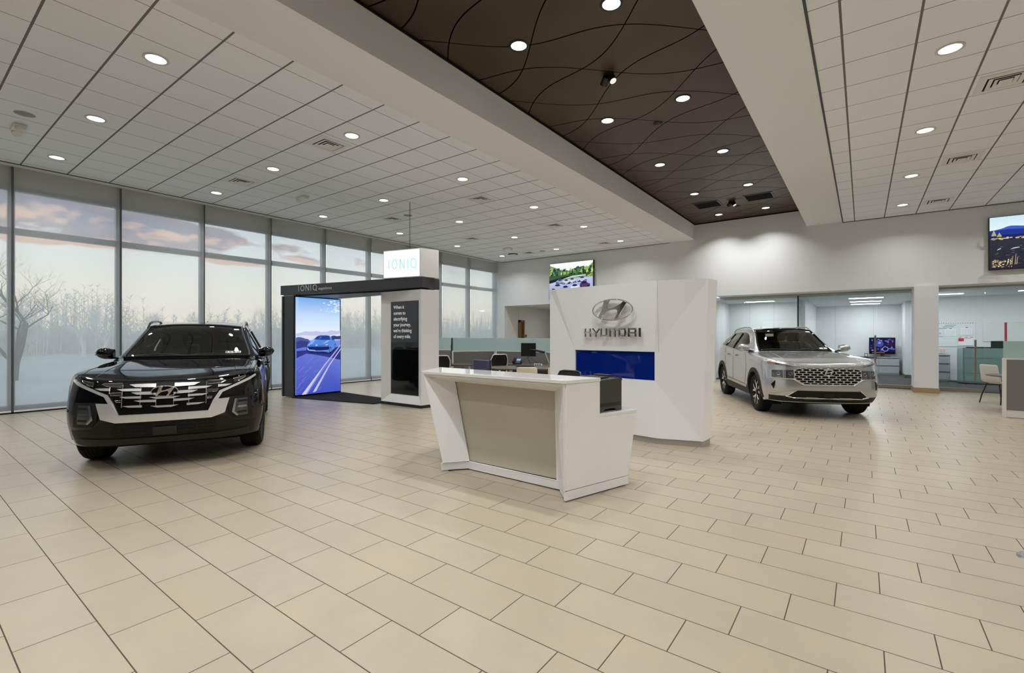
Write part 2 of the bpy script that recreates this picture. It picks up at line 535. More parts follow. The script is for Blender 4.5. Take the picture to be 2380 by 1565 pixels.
# ---------------------------------------------------------------- room shell
XW, YB, ZC, ZD = -13.1, 16.4, 4.72, 5.24
XE, YS = 9.0, -6.0
XS0, XS1 = -4.535, -1.32       # tray opening between the two soffits
XT0, XT1 = -5.37, -0.46        # tile edges
struct(MB().box(XW - 0.3, XE, YS, 24.0, -0.12, 0.0).build('floor', M['floor']))
struct(MB().box(XW - 0.2, XT0, YS, YB + 0.1, ZC, ZC + 0.1).build('ceiling', M['tileL']))
struct(MB().box(XT1, XE, YS, YB + 0.1, ZC, ZC + 0.1).build('ceiling.001', M['tileR']))
struct(MB().box(XS0 - 0.08, XS1 + 0.08, YS, YB + 0.1, ZD, ZD + 0.1).build('ceiling.002', M['bronze']))
# drywall soffits: flat border plus upright of the tray
struct(MB().prism([(XT0, 0, ZC), (XS0, 0, ZC), (XS0, 0, ZD), (XS0 - 0.08, 0, ZD), (XS0 - 0.08, 0, ZC + 0.1), (XT0, 0, ZC + 0.1)], (0, YB + 0.1 - YS, 0)).build('trim_1', M['drywall'], loc=(0, YS, 0)))
struct(MB().prism([(XS1, 0, ZC), (XT1, 0, ZC), (XT1, 0, ZC + 0.1), (XS1 + 0.08, 0, ZC + 0.1), (XS1 + 0.08, 0, ZD), (XS1, 0, ZD)], (0, YB + 0.1 - YS, 0)).build('trim_2', M['drywall'], loc=(0, YS, 0)))
struct(MB().box(XT1 - 0.008, XT1 + 0.018, YS, YB, ZC - 0.006, ZC + 0.002).build('trim_3', M['charcoal']))
struct(MB().box(XS0, XS0 + 0.02, YS, YB, ZD - 0.03, ZD).box(XS0, XS1, YB - 0.02, YB, ZD - 0.03, ZD).build('trim_4', M['blackmatte']))
# back wall with the hall opening and the office opening, bulkhead above the office glass
bw = MB()
bw.box(XW - 0.2, XE, YB, YB + 0.2, 2.79, ZD + 0.1)
bw.box(XW - 0.2, -12.6, YB, YB + 0.2, 0, 2.79)
bw.box(-9.1, -3.9, YB, YB + 0.2, 0, 2.79)
bw.box(-3.9, XE, YB + 0.2, 17.3, 2.79, 3.4)
struct(bw.build('wall_back', M['wall']))
struct(MB().box(1.09, 1.57, 16.28, 17.2, 0.13, 2.79).build('wall_pillar', M['wall']))
struct(MB().box(1.07, 1.59, 16.26, 17.2, 0, 0.13).build('baseboard_pillar', M['tan'], bevel=0.004))
struct(MB().box(XE, XE + 0.2, YS, YB, 0, ZD).build('wall_right', M['wall']))
struct(MB().box(XW - 0.2, XE + 0.2, YS - 0.2, YS, 0, ZD + 0.1).build('wall_front', principled('darkened_unseen_wall', srgb(74, 78, 86), 0.3)))  # unseen wall behind the viewer, darkened to give reflections more contrast
struct(MB().box(XW - 0.2, XW + 0.02, YS, -1.73, 0, ZC).box(XW - 0.2, XW, -1.73, YB, 4.36, ZC).build('wall_left', M['wall']))
struct(MB().box(XW + 0.02, XW + 0.32, -1.73, YB, ZC - 0.012, ZC).build('trim_5', M['drywall']))
struct(MB().box(XW + 0.33, XW + 0.345, -1.73, YB, ZC - 0.014, ZC).box(XW + 0.33, XT0, YB - 0.016, YB, ZC - 0.014, ZC).box(XT1, XE, YB - 0.016, YB, ZC - 0.014, ZC).build('trim_6', M['charcoal']))

# windows of the left wall: ten bays, aluminium frames and two panes each
YK = [1.53 + 1.63 * k for k in range(-2, 10)]
YK[-1] = 16.2 + 0.2
for n in range(11):
    y0, y1 = YK[n], YK[n + 1]
    if y1 - y0 < 0.3: continue
    fr = MB()
    for z0, z1 in ((0.0, 0.14), (3.44, 3.56), (4.28, 4.36)):
        fr.box(XW - 0.1, XW + 0.02, y0, y1, z0, z1)
    fr.box(XW - 0.1, XW + 0.02, y0, y0 + 0.05, 0, 4.36).box(XW - 0.1, XW + 0.02, y1 - 0.05, y1, 0, 4.36)
    f = struct(fr.build('window_%d' % (n + 1), M['alu']))
    MB().box(XW + 0.02, XW + 0.10, y0 - 0.028, y0 + 0.028, 0.0, ZC - 0.012).build('mullion_cap', M['mullion'], f)
    MB().box(XW - 0.06, XW - 0.045, y0 + 0.05, y1 - 0.05, 0.14, 3.44).build('lower_pane', M['winglass'], f)
    MB().box(XW - 0.06, XW - 0.045, y0 + 0.05, y1 - 0.05, 3.56, 4.28).build('upper_pane', M['winglass'], f)
struct(MB().box(XW + 0.0, XW + 0.10, -1.73, YB, 0, 0.025).build('trim_7', M['dark_trim']))
shade_words = [
    None,
    'white roller shade in the leftmost window bay, only its right strip inside the photo',
    'white roller shade with bare tree branches showing through, left of the black pickup truck',
    'white roller shade directly behind the black pickup truck windshield, treeline showing low through it',
    'white roller shade behind the black pickup truck, left of the dark arch leg',
    'white roller shade behind the left leg and blue screen of the display arch',
    'white roller shade seen through the display arch just right of its blue screen',
    'white roller shade partly behind the lightbox and white column of the display arch',
    'white roller shade almost wholly hidden behind the white column of the display arch',
    'white roller shade just right of the display arch, second from the back corner',
    'white roller shade nearest the back corner of the room',
]
for n in range(1, 11):
    y0, y1 = YK[n], YK[n + 1]
    t_ = thing('roller_shade', shade_words[n], 'roller shade', (XW + 0.14, (y0 + y1) / 2, 0), group='roller shades along the window wall')
    h = (y1 - y0) / 2 - 0.018
    MB().box(-0.0015, 0.0015, -h, h, 0.06, 4.7).build('shade_cloth', M['shade'], t_)
    MB().box(-0.006, 0.006, -h, h, 0.03, 0.062).build('hem_bar', M['white'], t_, bevel=0.002)

# hall behind the left opening
struct(MB().box(-12.8, -12.6, YB + 0.2, 17.42, 0, 2.79).box(-12.8, -12.55, 17.80, 22.0, 0, 2.79).box(-12.8, -12.55, 17.42, 17.80, 2.2, 2.79).build('wall_hall', M['wall']))
struct(MB().box(-12.8, -9.0, 22.0, 22.2, 0, 2.79).box(-9.2, -9.0, YB + 0.2, 22.0, 0, 2.79).build('wall_hall_end', M['wall']))
struct(MB().box(-12.8, -9.0, YB + 0.2, 22.2, 2.79, 2.9).build('ceiling.003', M['drywall']))
dr = struct(MB().box(-12.66, -12.5, 17.42, 17.50, 0, 2.2).box(-12.66, -12.5, 17.74, 17.80, 0, 2.2).box(-12.66, -12.5, 17.42, 17.8, 2.12, 2.2).build('door_1', M['wood']))
MB().box(-12.64, -12.6, 17.50, 17.74, 0.01, 2.12).build('door_leaf', M['wood'], dr)
sg = tag(MB().box(-12.55, -12.538, 17.9, 18.02, 1.42, 1.54).build('door_sign', M['black']), 'small square black sign on the hall wall beside the wooden door frame', 'sign')
MB().box(-12.538, -12.536, 17.93, 17.99, 1.465, 1.49).build('sign_print', M['paper'], sg)
struct(MB().box(-12.0, -9.4, 19.9, 19.915, 0, 2.75).build('window_12', M['officeglass']))

# ---------------------------------------------------------------- offices behind the right half of the back wall
struct(MB().box(-4.3, 1.35, 17.1, 23.6, 0.0, 0.012).box(1.57, 8.9, 17.2, 21.2, 0, 0.012).build('floor_carpet', M['carpet']))
ofw = MB()
ofw.box(-4.3, -4.1, YB + 0.2, 19.5, 0, 2.8)
ofw.box(-4.3, -1.75, 19.5, 19.7, 0, 2.8)
ofw.box(-1.75, -1.55, 18.6, 23.4, 0, 2.8)
ofw.box(-1.75, 1.4, 23.4, 23.6, 0, 2.8)
ofw.plan([(1.19, 23.4), (1.19, 21.4), (1.34, 21.4), (1.34, 17.2), (1.57, 17.2), (1.57, 23.4)], 0, 2.8)
ofw.box(1.57, 8.9, 21.2, 21.4, 0, 2.8)
struct(ofw.build('wall_office', M['office']))
struct(MB().plan([(1.175, 23.4), (1.175, 21.385), (1.325, 21.385), (1.325, 17.2), (1.34, 17.2), (1.34, 21.4), (1.19, 21.4), (1.19, 23.4)], 0, 0.13)
       .box(-1.55, 1.19, 23.385, 23.4, 0, 0.13).build('baseboard_office', M['basebd']))
struct(MB().box(-4.3, 1.57, 17.3, 23.6, 2.70, 2.8).build('ceiling.004', M['drywall']))
struct(MB().box(1.57, 8.9, 17.3, 21.4, 2.78, 2.88).build('ceiling.005', M['drywall']))
seam = MB()
for x in (-3.4, -2.6): seam.box(x, x + 0.006, 19.494, 19.5, 0, 2.7)
for x in (-0.9, 0.34): seam.box(x, x + 0.006, 23.394, 23.4, 0, 2.7)
struct(seam.build('trim_8', M['filegrey']))
# glass fronts
def glass_front(n, x0, x1, y, joints, zt):
    f = MB().box(x0, x1, y - 0.03, y + 0.03, zt - 0.05, zt)
    f = struct(f.build('window_%d' % n, M['satin']))
    xs = [x0] + joints + [x1]
    for a, b in zip(xs[:-1], xs[1:]):
        MB().box(a + 0.003, b - 0.003, y - 0.006, y + 0.006, 0.02, zt - 0.05).build('glass_pane', M['officeglass'], f)
    return f
g1 = glass_front(13, -3.9, 1.09, 17.15, [-3.15, -1.62, -0.72, 0.33], 2.79)
MB().box(0.34, 1.08, 17.10, 17.2, 0.0, 0.10).box(-1.5, -0.72, 17.10, 17.2, 0, 0.1).build('door_rail', M['steel'], g1)
MB().box(-1.626, -1.612, 17.18, 18.6, 0, 2.7).build('divider_pane', M['officeglass'], g1)
MB().box(-1.636, -1.602, 17.12, 17.19, 0, 2.74).build('glass_clamp_post', M['dark_trim'], g1)
g2 = glass_front(14, 1.57, 8.9, 17.15, [2.55, 3.6, 5.2, 6.9], 2.79)
MB().box(1.60, 2.54, 17.10, 17.2, 0.0, 0.10).build('door_rail', M['steel'], g2)
def pull_handle(px, py, z0, z1, parent):
    h = MB().box(px - 0.02, px + 0.02, py - 0.09, py - 0.06, z0, z1).build('pull_handle', M['steel'], parent, bevel=0.004)
    MB().cyl((px, py - 0.065, z0 + 0.15), (px, py - 0.006, z0 + 0.15), 0.012).cyl((px, py - 0.065, z1 - 0.15), (px, py - 0.006, z1 - 0.15), 0.012).build('standoff', M['steel'], h)
pull_handle(0.29, 17.15, 0.35, 1.5, g1)
pull_handle(2.36, 17.15, 0.32, 1.38, g2)

# ---------------------------------------------------------------- outdoors
def noisy_ground():
    m = bpy.data.materials.new('pale_winter_ground'); m.use_nodes = True; t = NT(m.node_tree)
    X, Y, Z, V = t.obj_xyz()
    n = t.noise(V, 0.25, 4, 0.6)
    out_principled(t, t.ramp(n, [(0.35, srgb(198, 190, 178)), (0.65, srgb(208, 201, 190))]), 0.9, 0.1)
    return m
struct(MB().box(-160, XW - 0.3, -120, 160, -0.5, -0.12).build('ground', noisy_ground()))
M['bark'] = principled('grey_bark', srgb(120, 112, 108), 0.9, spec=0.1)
M['twig'] = principled('hazy_twigs', srgb(232, 224, 214), 0.95, spec=0.05)  # twigs paled so that their colour carries the distance haze
def bare_tree(name, h, seed, spread, levels, mat, label, loc, group=None, fan=3):
    rnd = random.Random(seed)
    limbs = twigs = MB()
    def grow(p, d, length, r, lev):
        pts = [Vector(p)]; rad = [r]
        dd = Vector(d)
        for i in range(3):
            dd = (dd + Vector((rnd.uniform(-.22, .22), rnd.uniform(-.22, .22), rnd.uniform(-.05, .16)))).normalized()
            pts.append(pts[-1] + dd * length / 3); rad.append(r * (1 - 0.13 * (i + 1)))
        (limbs if lev > 1 else twigs).tube(pts, rad, 4 if lev > 1 else 3)
        if lev == 0: return
        for k in range(fan + (1 if lev < 3 else 0)):
            i = rnd.choice((1, 2, 3, 3))
            a = Vector((rnd.uniform(-1, 1), rnd.uniform(-1, 1), rnd.uniform(-0.25, 0.7))) * spread
            grow(pts[i], (dd + a).normalized(), length * rnd.uniform(0.58, 0.78), rad[i] * rnd.uniform(0.58, 0.72), lev - 1)
    grow((0, 0, -0.15), (0, 0, 1), h * 0.34, h * 0.022, levels)
    return tag(limbs.build(name, mat, loc=loc), label, 'tree', group)
t0 = bare_tree('bare_tree', 6.6, 5, 1.3, 6, M['bark'], 'large bare winter tree outside behind the two leftmost window bays', (-24.5, 2.9, -0.1))
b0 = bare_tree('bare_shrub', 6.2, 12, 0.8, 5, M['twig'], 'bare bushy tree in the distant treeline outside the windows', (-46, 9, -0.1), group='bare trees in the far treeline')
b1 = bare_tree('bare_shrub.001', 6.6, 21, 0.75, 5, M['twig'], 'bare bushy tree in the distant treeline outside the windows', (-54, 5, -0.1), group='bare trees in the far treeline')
rnd = random.Random(3)
y = -4.0
k = 0
while y < 100:
    src = b0 if k % 2 else b1
    s_ = rnd.uniform(0.62, 0.98)
    dup(src, (-48 - rnd.uniform(0, 9), y, -0.1), rnd.uniform(0, 6), scale=(s_ * 1.25, s_ * 1.25, s_))
    y += rnd.uniform(2.4, 3.4); k += 1
# hazy woodland mass behind them: a thicket of bare stems over low scrub
rnd = random.Random(9)
WV, WF = [], []
def spike(a, b, r):
    d_ = b - a; u = d_.cross(Vector((1, 0, .01))).normalized() * r; v = d_.cross(u).normalized() * r; n0 = len(WV)
    WV.extend((a + u, a - u * .5 + v * .87, a - u * .5 - v * .87, b)); WF.extend(((n0, n0 + 1, n0 + 3), (n0 + 1, n0 + 2, n0 + 3), (n0 + 2, n0, n0 + 3)))
for i in range(1900):
    p = Vector((-54 - rnd.uniform(0, 11), rnd.uniform(-40, 112), -0.1))
    top_ = 4.3 + 1.0 * math.sin(p.y * .21) + .7 * math.sin(p.y * .57 + 1) + rnd.uniform(-1.0, 1.5)
    tip = p + Vector((rnd.uniform(-.6, .6), rnd.uniform(-.6, .6), top_))
    spike(p, tip, .05)
    for k in range(16):
        f_ = rnd.uniform(.2, .92); q = p.lerp(tip, f_); L_ = rnd.uniform(.5, 1.5) * (1.25 - f_)
        spike(q, q + Vector((rnd.uniform(-.3, .3), rnd.choice((-1, 1)) * rnd.uniform(.25, .7), rnd.uniform(.2, .8))) * L_ * 1.5, .026)
wood = MB()
for i in range(260):
    wood.sphere((-66 - rnd.uniform(0, 3), -45 + i * .62, 0.6), .9, rnd.uniform(.8, 1.6), rnd.uniform(1.0, 2.2) + .5 * math.sin(i * .1), 10, 8)
wm_ = bpy.data.meshes.new('stems'); wm_.from_pydata(WV, [], WF); wood.bm.from_mesh(wm_); bpy.data.meshes.remove(wm_)
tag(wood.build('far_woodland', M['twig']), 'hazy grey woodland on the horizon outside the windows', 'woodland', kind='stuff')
# ---------------------------------------------------------------- ceiling fittings
def downlight(loc, trim, label, power, first=None, group=None, spread=140):
    if first is None:
        t_ = thing('downlight', label, 'ceiling light', loc, group=group)
        MB().lathe([(0.098, -0.001), (0.128, -0.001), (0.130, -0.006), (0.122, -0.011), (0.102, -0.009), (0.098, 0.0)], 36, close=True).build('trim_ring', trim, t_, smooth=40)
        MB().lathe([(0.001, -0.004), (0.101, -0.003), (0.101, 0.0), (0.001, 0.0)], 32).build('lens', M['lens'], t_, smooth=40)
    else:
        t_ = dup(first, loc, label=label)
        if group: t_['group'] = group
    ld = bpy.data.lights.get('downlight_beam_%d_%d' % (round(power), spread))
    if ld is None:
        ld = bpy.data.lights.new('downlight_beam_%d_%d' % (round(power), spread), 'AREA')
        ld.shape = 'DISK'; ld.size = 0.18; ld.energy = power; ld.color = (0.99, 0.995, 1.0)
        ld.spread = math.radians(spread)
    lo = bpy.data.objects.new('downlight_beam', ld)
    C.objects.link(lo); lo.parent = t_; lo.location = (0, 0, -0.014)
    return t_

trimW = principled('white_trim_ring', srgb(206, 203, 196), 0.5)
trimB = principled('black_trim_ring', srgb(20, 18, 17), 0.4)
rows_words = ['nearest', 'second', 'third', 'fourth', 'fifth', 'farthest']
cols_words = {-6.62: 'inner column', -9.16: 'middle column', -11.72: 'outer column'}
first = None
for i in range(-2, 6):
    for x in (-6.62, -9.16, -11.72):
        y = 1.94 + 2.63 * i
        if i >= 0:
            lab = 'round recessed downlight in the left tiled ceiling, %s row, %s' % (rows_words[i], cols_words[x])
        else:
            lab = 'round recessed downlight, left tiled ceiling, %s behind the viewer, %s' % ('first row' if i == -1 else 'second row', cols_words[x])
        d_ = downlight((x, y, ZC), trimW, lab, DOWN_POWER, first, 'downlights in the left tiled ceiling')
        first = first or d_
for i in range(-2, 6):
    for x, cw in ((0.79, 'column nearest the soffit'), (3.4, 'second column rightward'), (6.0, 'third column rightward')):
        y = 1.94 + 2.63 * i
        rw = ('%s row' % rows_words[i]) if i >= 0 else ('first row behind the viewer' if i == -1 else 'second row behind the viewer')
        downlight((x, y, ZC), trimW, 'round recessed downlight, right tiled ceiling, %s, %s' % (rw, cw), DOWN_POWER, first, 'downlights in the right tiled ceiling')
firstD = None
for i in range(-3, 5):
    for x, cw in ((-3.57, 'left column'), (-2.28, 'right column')):
        y = 4.95 + 2.645 * i
        rw = ('%s row' % (['nearest', 'second', 'third', 'fourth', 'farthest'][i])) if i >= 0 else ['third row behind the viewer', 'second row behind the viewer', 'first row behind the viewer'][i + 3]
        d_ = downlight((x, y, ZD), trimB, 'black-rimmed downlight, dark wavy ceiling, %s, %s' % (rw, cw), DOWN_POWER * 1.25, firstD, 'downlights in the dark ceiling', 116)
        firstD = firstD or d_

# square air diffusers (louvred steps)
def diffuser(loc, label, first, group):
    if first is not None:
        t_ = dup(first, loc, label=label); t_['group'] = group; return t_
    t_ = thing('air_diffuser', label, 'air vent', loc, group=group)
    def ring(a, b, za, zb):
        m_ = MB()
        A = [(-a, -a, za), (a, -a, za), (a, a, za), (-a, a, za)]; B_ = [(-b, -b, zb), (b, -b, zb), (b, b, zb), (-b, b, zb)]
        m_.poly(A + B_ + [(p[0], p[1], p[2] + 0.004) for p in A + B_],
                [(i, (i + 1) % 4, 4 + (i + 1) % 4, 4 + i) for i in range(4)] + [(8 + i, 12 + i, 12 + (i + 1) % 4, 8 + (i + 1) % 4) for i in range(4)]
                + [(i, 8 + i, 8 + (i + 1) % 4, (i + 1) % 4) for i in range(4)] + [(4 + i, 4 + (i + 1) % 4, 12 + (i + 1) % 4, 12 + i) for i in range(4)])
        return m_
    MB().box(-0.19, 0.19, -0.19, 0.19, -0.002, 0.0).build('dark_throat', M['blackmatte'], t_)
    ring(0.27, 0.19, -0.006, -0.012).build('outer_frame', M['lattice'], t_)
    ring(0.172, 0.125, -0.016, -0.006).build('louvre_ring', M['lattice'], t_)
    ring(0.112, 0.074, -0.018, -0.007).build('louvre_ring', M['lattice'], t_)
    MB().box(-0.062, 0.062, -0.062, 0.062, -0.018, -0.014).build('centre_plate', M['lattice'], t_)
    return t_
fd = None
for i, y in enumerate((4.55, 8.5, 11.83, 15.15)):
    for x, cw in ((-7.25, 'nearer the soffit'), (-10.45, 'nearer the windows')):
        d_ = diffuser((x, y, ZC), 'square louvred air vent, left ceiling, %s of four rows, %s' % (('first', 'second', 'third', 'last')[i], cw), fd, 'air vents in the left ceiling')
        fd = fd or d_
for i, y in enumerate((8.51, 11.8, 15.16)):
    diffuser((1.45, y, ZC), 'square louvred air vent in the right ceiling, %s' % ('nearest, at the right edge of the photo', 'middle one', 'farthest, near the back wall')[i], fd, 'air vents in the right ceiling')
# round ceiling speakers
ms = principled('speaker_grille_grey', srgb(150, 149, 146), 0.7)
sp = None
for i, y in enumerate((1.28, 8.5, 15.12)):
    lab = 'flat round grey ceiling speaker grille, %s' % ('near the left edge of the photo', 'middle of the left ceiling', 'near the back wall corner')[i]
    if sp is None:
        sp = thing('ceiling_speaker', lab, 'speaker', (-9.8, y, ZC), group='ceiling speakers')
        MB().lathe([(0.001, -0.006), (0.105, -0.005), (0.115, -0.001), (0.115, 0), (0.001, 0)], 32).build('grille', ms, sp, smooth=40)
    else:
        dup(sp, (-9.8, y, ZC), label=lab)
# twin head emergency lights
em = None
for i, y in enumerate((1.3, 5.9, 13.84)):
    lab = 'white twin-lamp emergency light under the left ceiling, %s' % ('at the left edge of the photo', 'middle one above the windows', 'farthest, near the back corner')[i]
    if em is None:
        em = thing('emergency_light', lab, 'emergency light', (-10.47, y, ZC), group='emergency lights')
        MB().prism([(-0.17, -0.075, 0), (0.17, -0.075, 0), (0.17, 0.075, 0), (-0.17, 0.075, 0)], (0, 0, -0.045)).build('housing', M['lattice'], em, bevel=0.012)
        for sx in (-1, 1):
            hd = MB().lathe([(0.001, 0), (0.035, 0), (0.062, -0.03), (0.06, -0.055), (0.001, -0.055)], 20, Matrix.Translation((sx * 0.165, 0, -0.035)) @ Matrix.Rotation(sx * 0.6, 4, 'Y')).build('lamp_head', M['lattice'], em, smooth=40)
    else:
        dup(em, (-10.47, y, ZC), label=lab)
# round diffuser near the far corner
rd = thing('round_air_vent', 'round white air vent with a dark rim in the far corner of the left ceiling', 'air vent', (-11.1, 15.0, ZC))
MB().lathe([(0.001, -0.002), (0.2, -0.002), (0.2, 0), (0.001, 0)], 32).build('dark_throat', M['blackmatte'], rd)
MB().lathe([(0.001, -0.045), (0.15, -0.045), (0.165, -0.03), (0.15, -0.025), (0.001, -0.025)], 32).build('centre_cone', M['lattice'], rd, smooth=40)
# dark ceiling: return grilles, twin spotlights, small detectors
m = bpy.data.materials.new('dark_mesh_grille'); m.use_nodes = True; t = NT(m.node_tree)
X, Y, Z, V = t.obj_xyz()
gx = t.m('ABSOLUTE', t.m('SUBTRACT', t.m('FRACT', t.m('MULTIPLY', X, 40.0)), 0.5)); gy = t.m('ABSOLUTE', t.m('SUBTRACT', t.m('FRACT', t.m('MULTIPLY', Y, 40.0)), 0.5))
out_principled(t, t.mix(t.m('GREATER_THAN', t.m('MAXIMUM', gx, gy), 0.36), srgb(4, 4, 4), srgb(20, 18, 17)), 0.85, 0.1)
vg = None
for x, cw in ((-3.56, 'left of the pair'), (-2.24, 'right of the pair')):
    lab = 'black mesh air grille in the dark ceiling near back wall, %s' % cw
    if vg is None:
        vg = thing('return_grille', lab, 'air vent', (x, 14.17, ZD), group='return grilles in the dark ceiling')
        MB().box(-0.31, 0.31, -0.3, 0.3, -0.006, 0).build('mesh_panel', m, vg)
        f_ = MB()
        for a in ((-0.35, 0.35, -0.34, -0.3), (-0.35, 0.35, 0.3, 0.34), (-0.35, -0.31, -0.3, 0.3), (0.31, 0.35, -0.3, 0.3)): f_.box(*a, -0.012, 0)
        f_.build('frame', trimB, vg)
    else:
        dup(vg, (x, 14.17, ZD), label=lab)
spot = None
for y, cw in ((6.27, 'nearer one'), (14.21, 'far one by the return grilles')):
    lab = 'black twin-head ceiling spotlight in the dark ceiling, %s' % cw
    if spot is None:
        spot = thing('spotlight', lab, 'spotlight', (-2.93, y, ZD), group='spotlights in the dark ceiling')
        MB().lathe([(0.001, -0.03), (0.075, -0.03), (0.08, -0.01), (0.08, 0), (0.001, 0)], 28).build('canopy', trimB, spot, smooth=40)
        for sx, ang in ((-0.045, 0.9), (0.05, -0.5)):
            R_ = Matrix.Translation((sx, -0.01, -0.07)) @ Matrix.Rotation(ang, 4, 'Y') @ Matrix.Rotation(0.55 if sx < 0 else -0.2, 4, 'X')
            hd = MB().lathe([(0.001, 0.05), (0.05, 0.05), (0.055, 0.03), (0.055, -0.07), (0.048, -0.07), (0.048, -0.062), (0.001, -0.062)], 24, R_).build('lamp_head', trimB, spot, smooth=40)
            MB().lathe([(0.001, -0.064), (0.047, -0.064), (0.047, -0.062), (0.001, -0.062)], 24, R_).build('lens', glow('spot_lens_%d' % (ang > 0), (1, 0.97, 0.9), 0.9), hd)
    else:
        dup(spot, (-2.93, y, ZD), label=lab)
dt = None
for y, cw in ((8.22, 'nearer one by second downlights'), (14.83, 'far one, near the back wall')):
    lab = 'flat black smoke detector on the dark ceiling, %s' % cw
    if dt is None:
        dt = thing('smoke_detector', lab, 'smoke detector', (-2.9, y, ZD), group='detectors on the dark ceiling')
        MB().lathe([(0.001, -0.03), (0.05, -0.028), (0.075, -0.012), (0.08, 0), (0.001, 0)], 28).build('body', trimB, dt, smooth=40)
        MB().sphere((0.03, -0.03, -0.024), 0.006, u=8, v=6).build('indicator', M['paper'], dt)
    else:
        dup(dt, (-2.9, y, ZD), label=lab)
# office light fittings
of = None
for (x, y, zc, lab) in ((-2.9, 18.5, 2.70, 'ceiling light panel in the left glass office'), (0.08, 18.7, 2.70, 'ceiling light panel in the middle office, nearest of three'),
                        (0.08, 20.6, 2.70, 'ceiling light panel in the middle office, second of three'), (0.08, 22.2, 2.70, 'ceiling light panel in the middle office, farthest of three'),
                        (2.0, 19.6, 2.78, 'ceiling light panel in the right office just beside the pillar'), (4.0, 19.3, 2.78, 'ceiling light panel in the right office, at the photo edge'),
                        (6.6, 19.3, 2.78, 'ceiling light panel in the right office beyond the photo')):
    if of is None:
        cur = of = thing('office_light', 'bright white rectangular ' + lab, 'ceiling light', (x, y, zc), group='office ceiling lights')
        MB().box(-0.47, 0.47, -0.17, 0.17, -0.012, 0).build('frame', M['lattice'], of, bevel=0.003)
        MB().box(-0.44, 0.44, -0.14, 0.14, -0.02, -0.011).build('diffuser', M['panelglow'], of, bevel=0.003)
    else:
        cur = dup(of, (x, y, zc), label='bright white rectangular ' + lab)
    ld = bpy.data.lights.get('office_panel_light')
    if ld is None:
        ld = bpy.data.lights.new('office_panel_light', 'AREA'); ld.shape = 'RECTANGLE'; ld.size = 0.85; ld.size_y = 0.26; ld.energy = 23; ld.color = (0.96, 0.98, 1.0)
    lo = bpy.data.objects.new('office_panel_light', ld); C.objects.link(lo); lo.parent = cur; lo.location = (0, 0, -0.026)
# hall lamp
hl = thing('hall_light', 'flush ceiling light in the hall behind the left opening', 'ceiling light', (-10.6, 18.6, 2.79))
MB().lathe([(0.001, -0.02), (0.11, -0.02), (0.12, 0), (0.001, 0)], 28).build('diffuser', M['lens'], hl, smooth=40)
ld = bpy.data.lights.new('hall_light_beam', 'AREA'); ld.shape = 'DISK'; ld.size = 0.2; ld.energy = 12; ld.color = (1, 0.93, 0.82)
lo = bpy.data.objects.new('hall_light_beam', ld); C.objects.link(lo); lo.parent = hl; lo.location = (0, 0, -0.03)
# ---------------------------------------------------------------- emblem and block letters shared by wall and cars
def emblem_parts(cx, cz, a, b, to3d, depth, parent, name='emblem', ringw=0.075, n=56):
    """oval ring with a slanted letter mark, drawn in local (s, z) and mapped by to3d(s, z, lift)"""
    m_ = MB()
    ring = []
    for k in range(n):
        th = 2 * PI * k / n
        co, si = math.cos(th), math.sin(th)
        ro = (cx + a * co, cz + b * si); ri = (cx + (a - a * ringw) * co, cz + (b - a * ringw) * si)
        rm = ((ro[0] + ri[0]) / 2, (ro[1] + ri[1]) / 2)
        ring.append([m_.bm.verts.new(to3d(*ro, 0)), m_.bm.verts.new(to3d(*ro, depth * 0.6)), m_.bm.verts.new(to3d(*rm, depth)), m_.bm.verts.new(to3d(*ri, depth * 0.6)), m_.bm.verts.new(to3d(*ri, 0))])
    for k in range(n):
        A, B_ = ring[k], ring[(k + 1) % n]
        for i in range(5):
            m_.bm.faces.new((A[i], A[(i + 1) % 5], B_[(i + 1) % 5], B_[i]))
    mark = [(-.40, .80), (-.08, .93), (-.22, .40), (-.22, .16), (-.02, .18), (.2, .33), (.42, .55), (.56, .76), (.72, .62), (.27, -.86), (.06, -.93),
            (.24, -.38), (.26, -.10), (.18, 0.0), (0.0, -.03), (-.25, -.17), (-.45, -.5), (-.53, -.82), (-.70, -.68), (-.56, -.15), (-.47, .35)]
    n2 = len(mark)
    bot = [m_.bm.verts.new(to3d(cx + u * a, cz + v * b, 0)) for u, v in mark]
    top = [m_.bm.verts.new(to3d(cx + u * a, cz + v * b, depth * 0.9)) for u, v in mark]
    m_.bm.faces.new(top); m_.bm.faces.new(bot[::-1])
    for i in range(n2): m_.bm.faces.new((bot[i], bot[(i + 1) % n2], top[(i + 1) % n2], top[i]))
    return m_.build(name, M['chrome'], parent, bevel=depth * .38)

# strokes of a block alphabet: bars in a unit box (x 0..1, z 0..1)
BLOCK = {
    'H': [((0, 0), (0, 1)), ((1, 0), (1, 1)), ((0, .5), (1, .5))], 'Y': [((0, 1), (.5, .42)), ((1, 1), (.5, .42)), ((.5, .42), (.5, 0))],
    'U': [((0, 1), (0, 0)), ((0, 0), (1, 0)), ((1, 0), (1, 1))], 'N': [((0, 0), (0, 1)), ((0, 1), (1, 1)), ((1, 1), (1, 0))],
    'D': [((0, 0), (0, 1)), ((0, 1), (1, 1)), ((1, 1), (1, 0)), ((1, 0), (0, 0))], 'A': [((0, 0), (0, 1)), ((0, 1), (1, 1)), ((1, 1), (1, 0)), ((0, .42), (1, .42))],
    'I': [((.5, 0), (.5, 1))]}

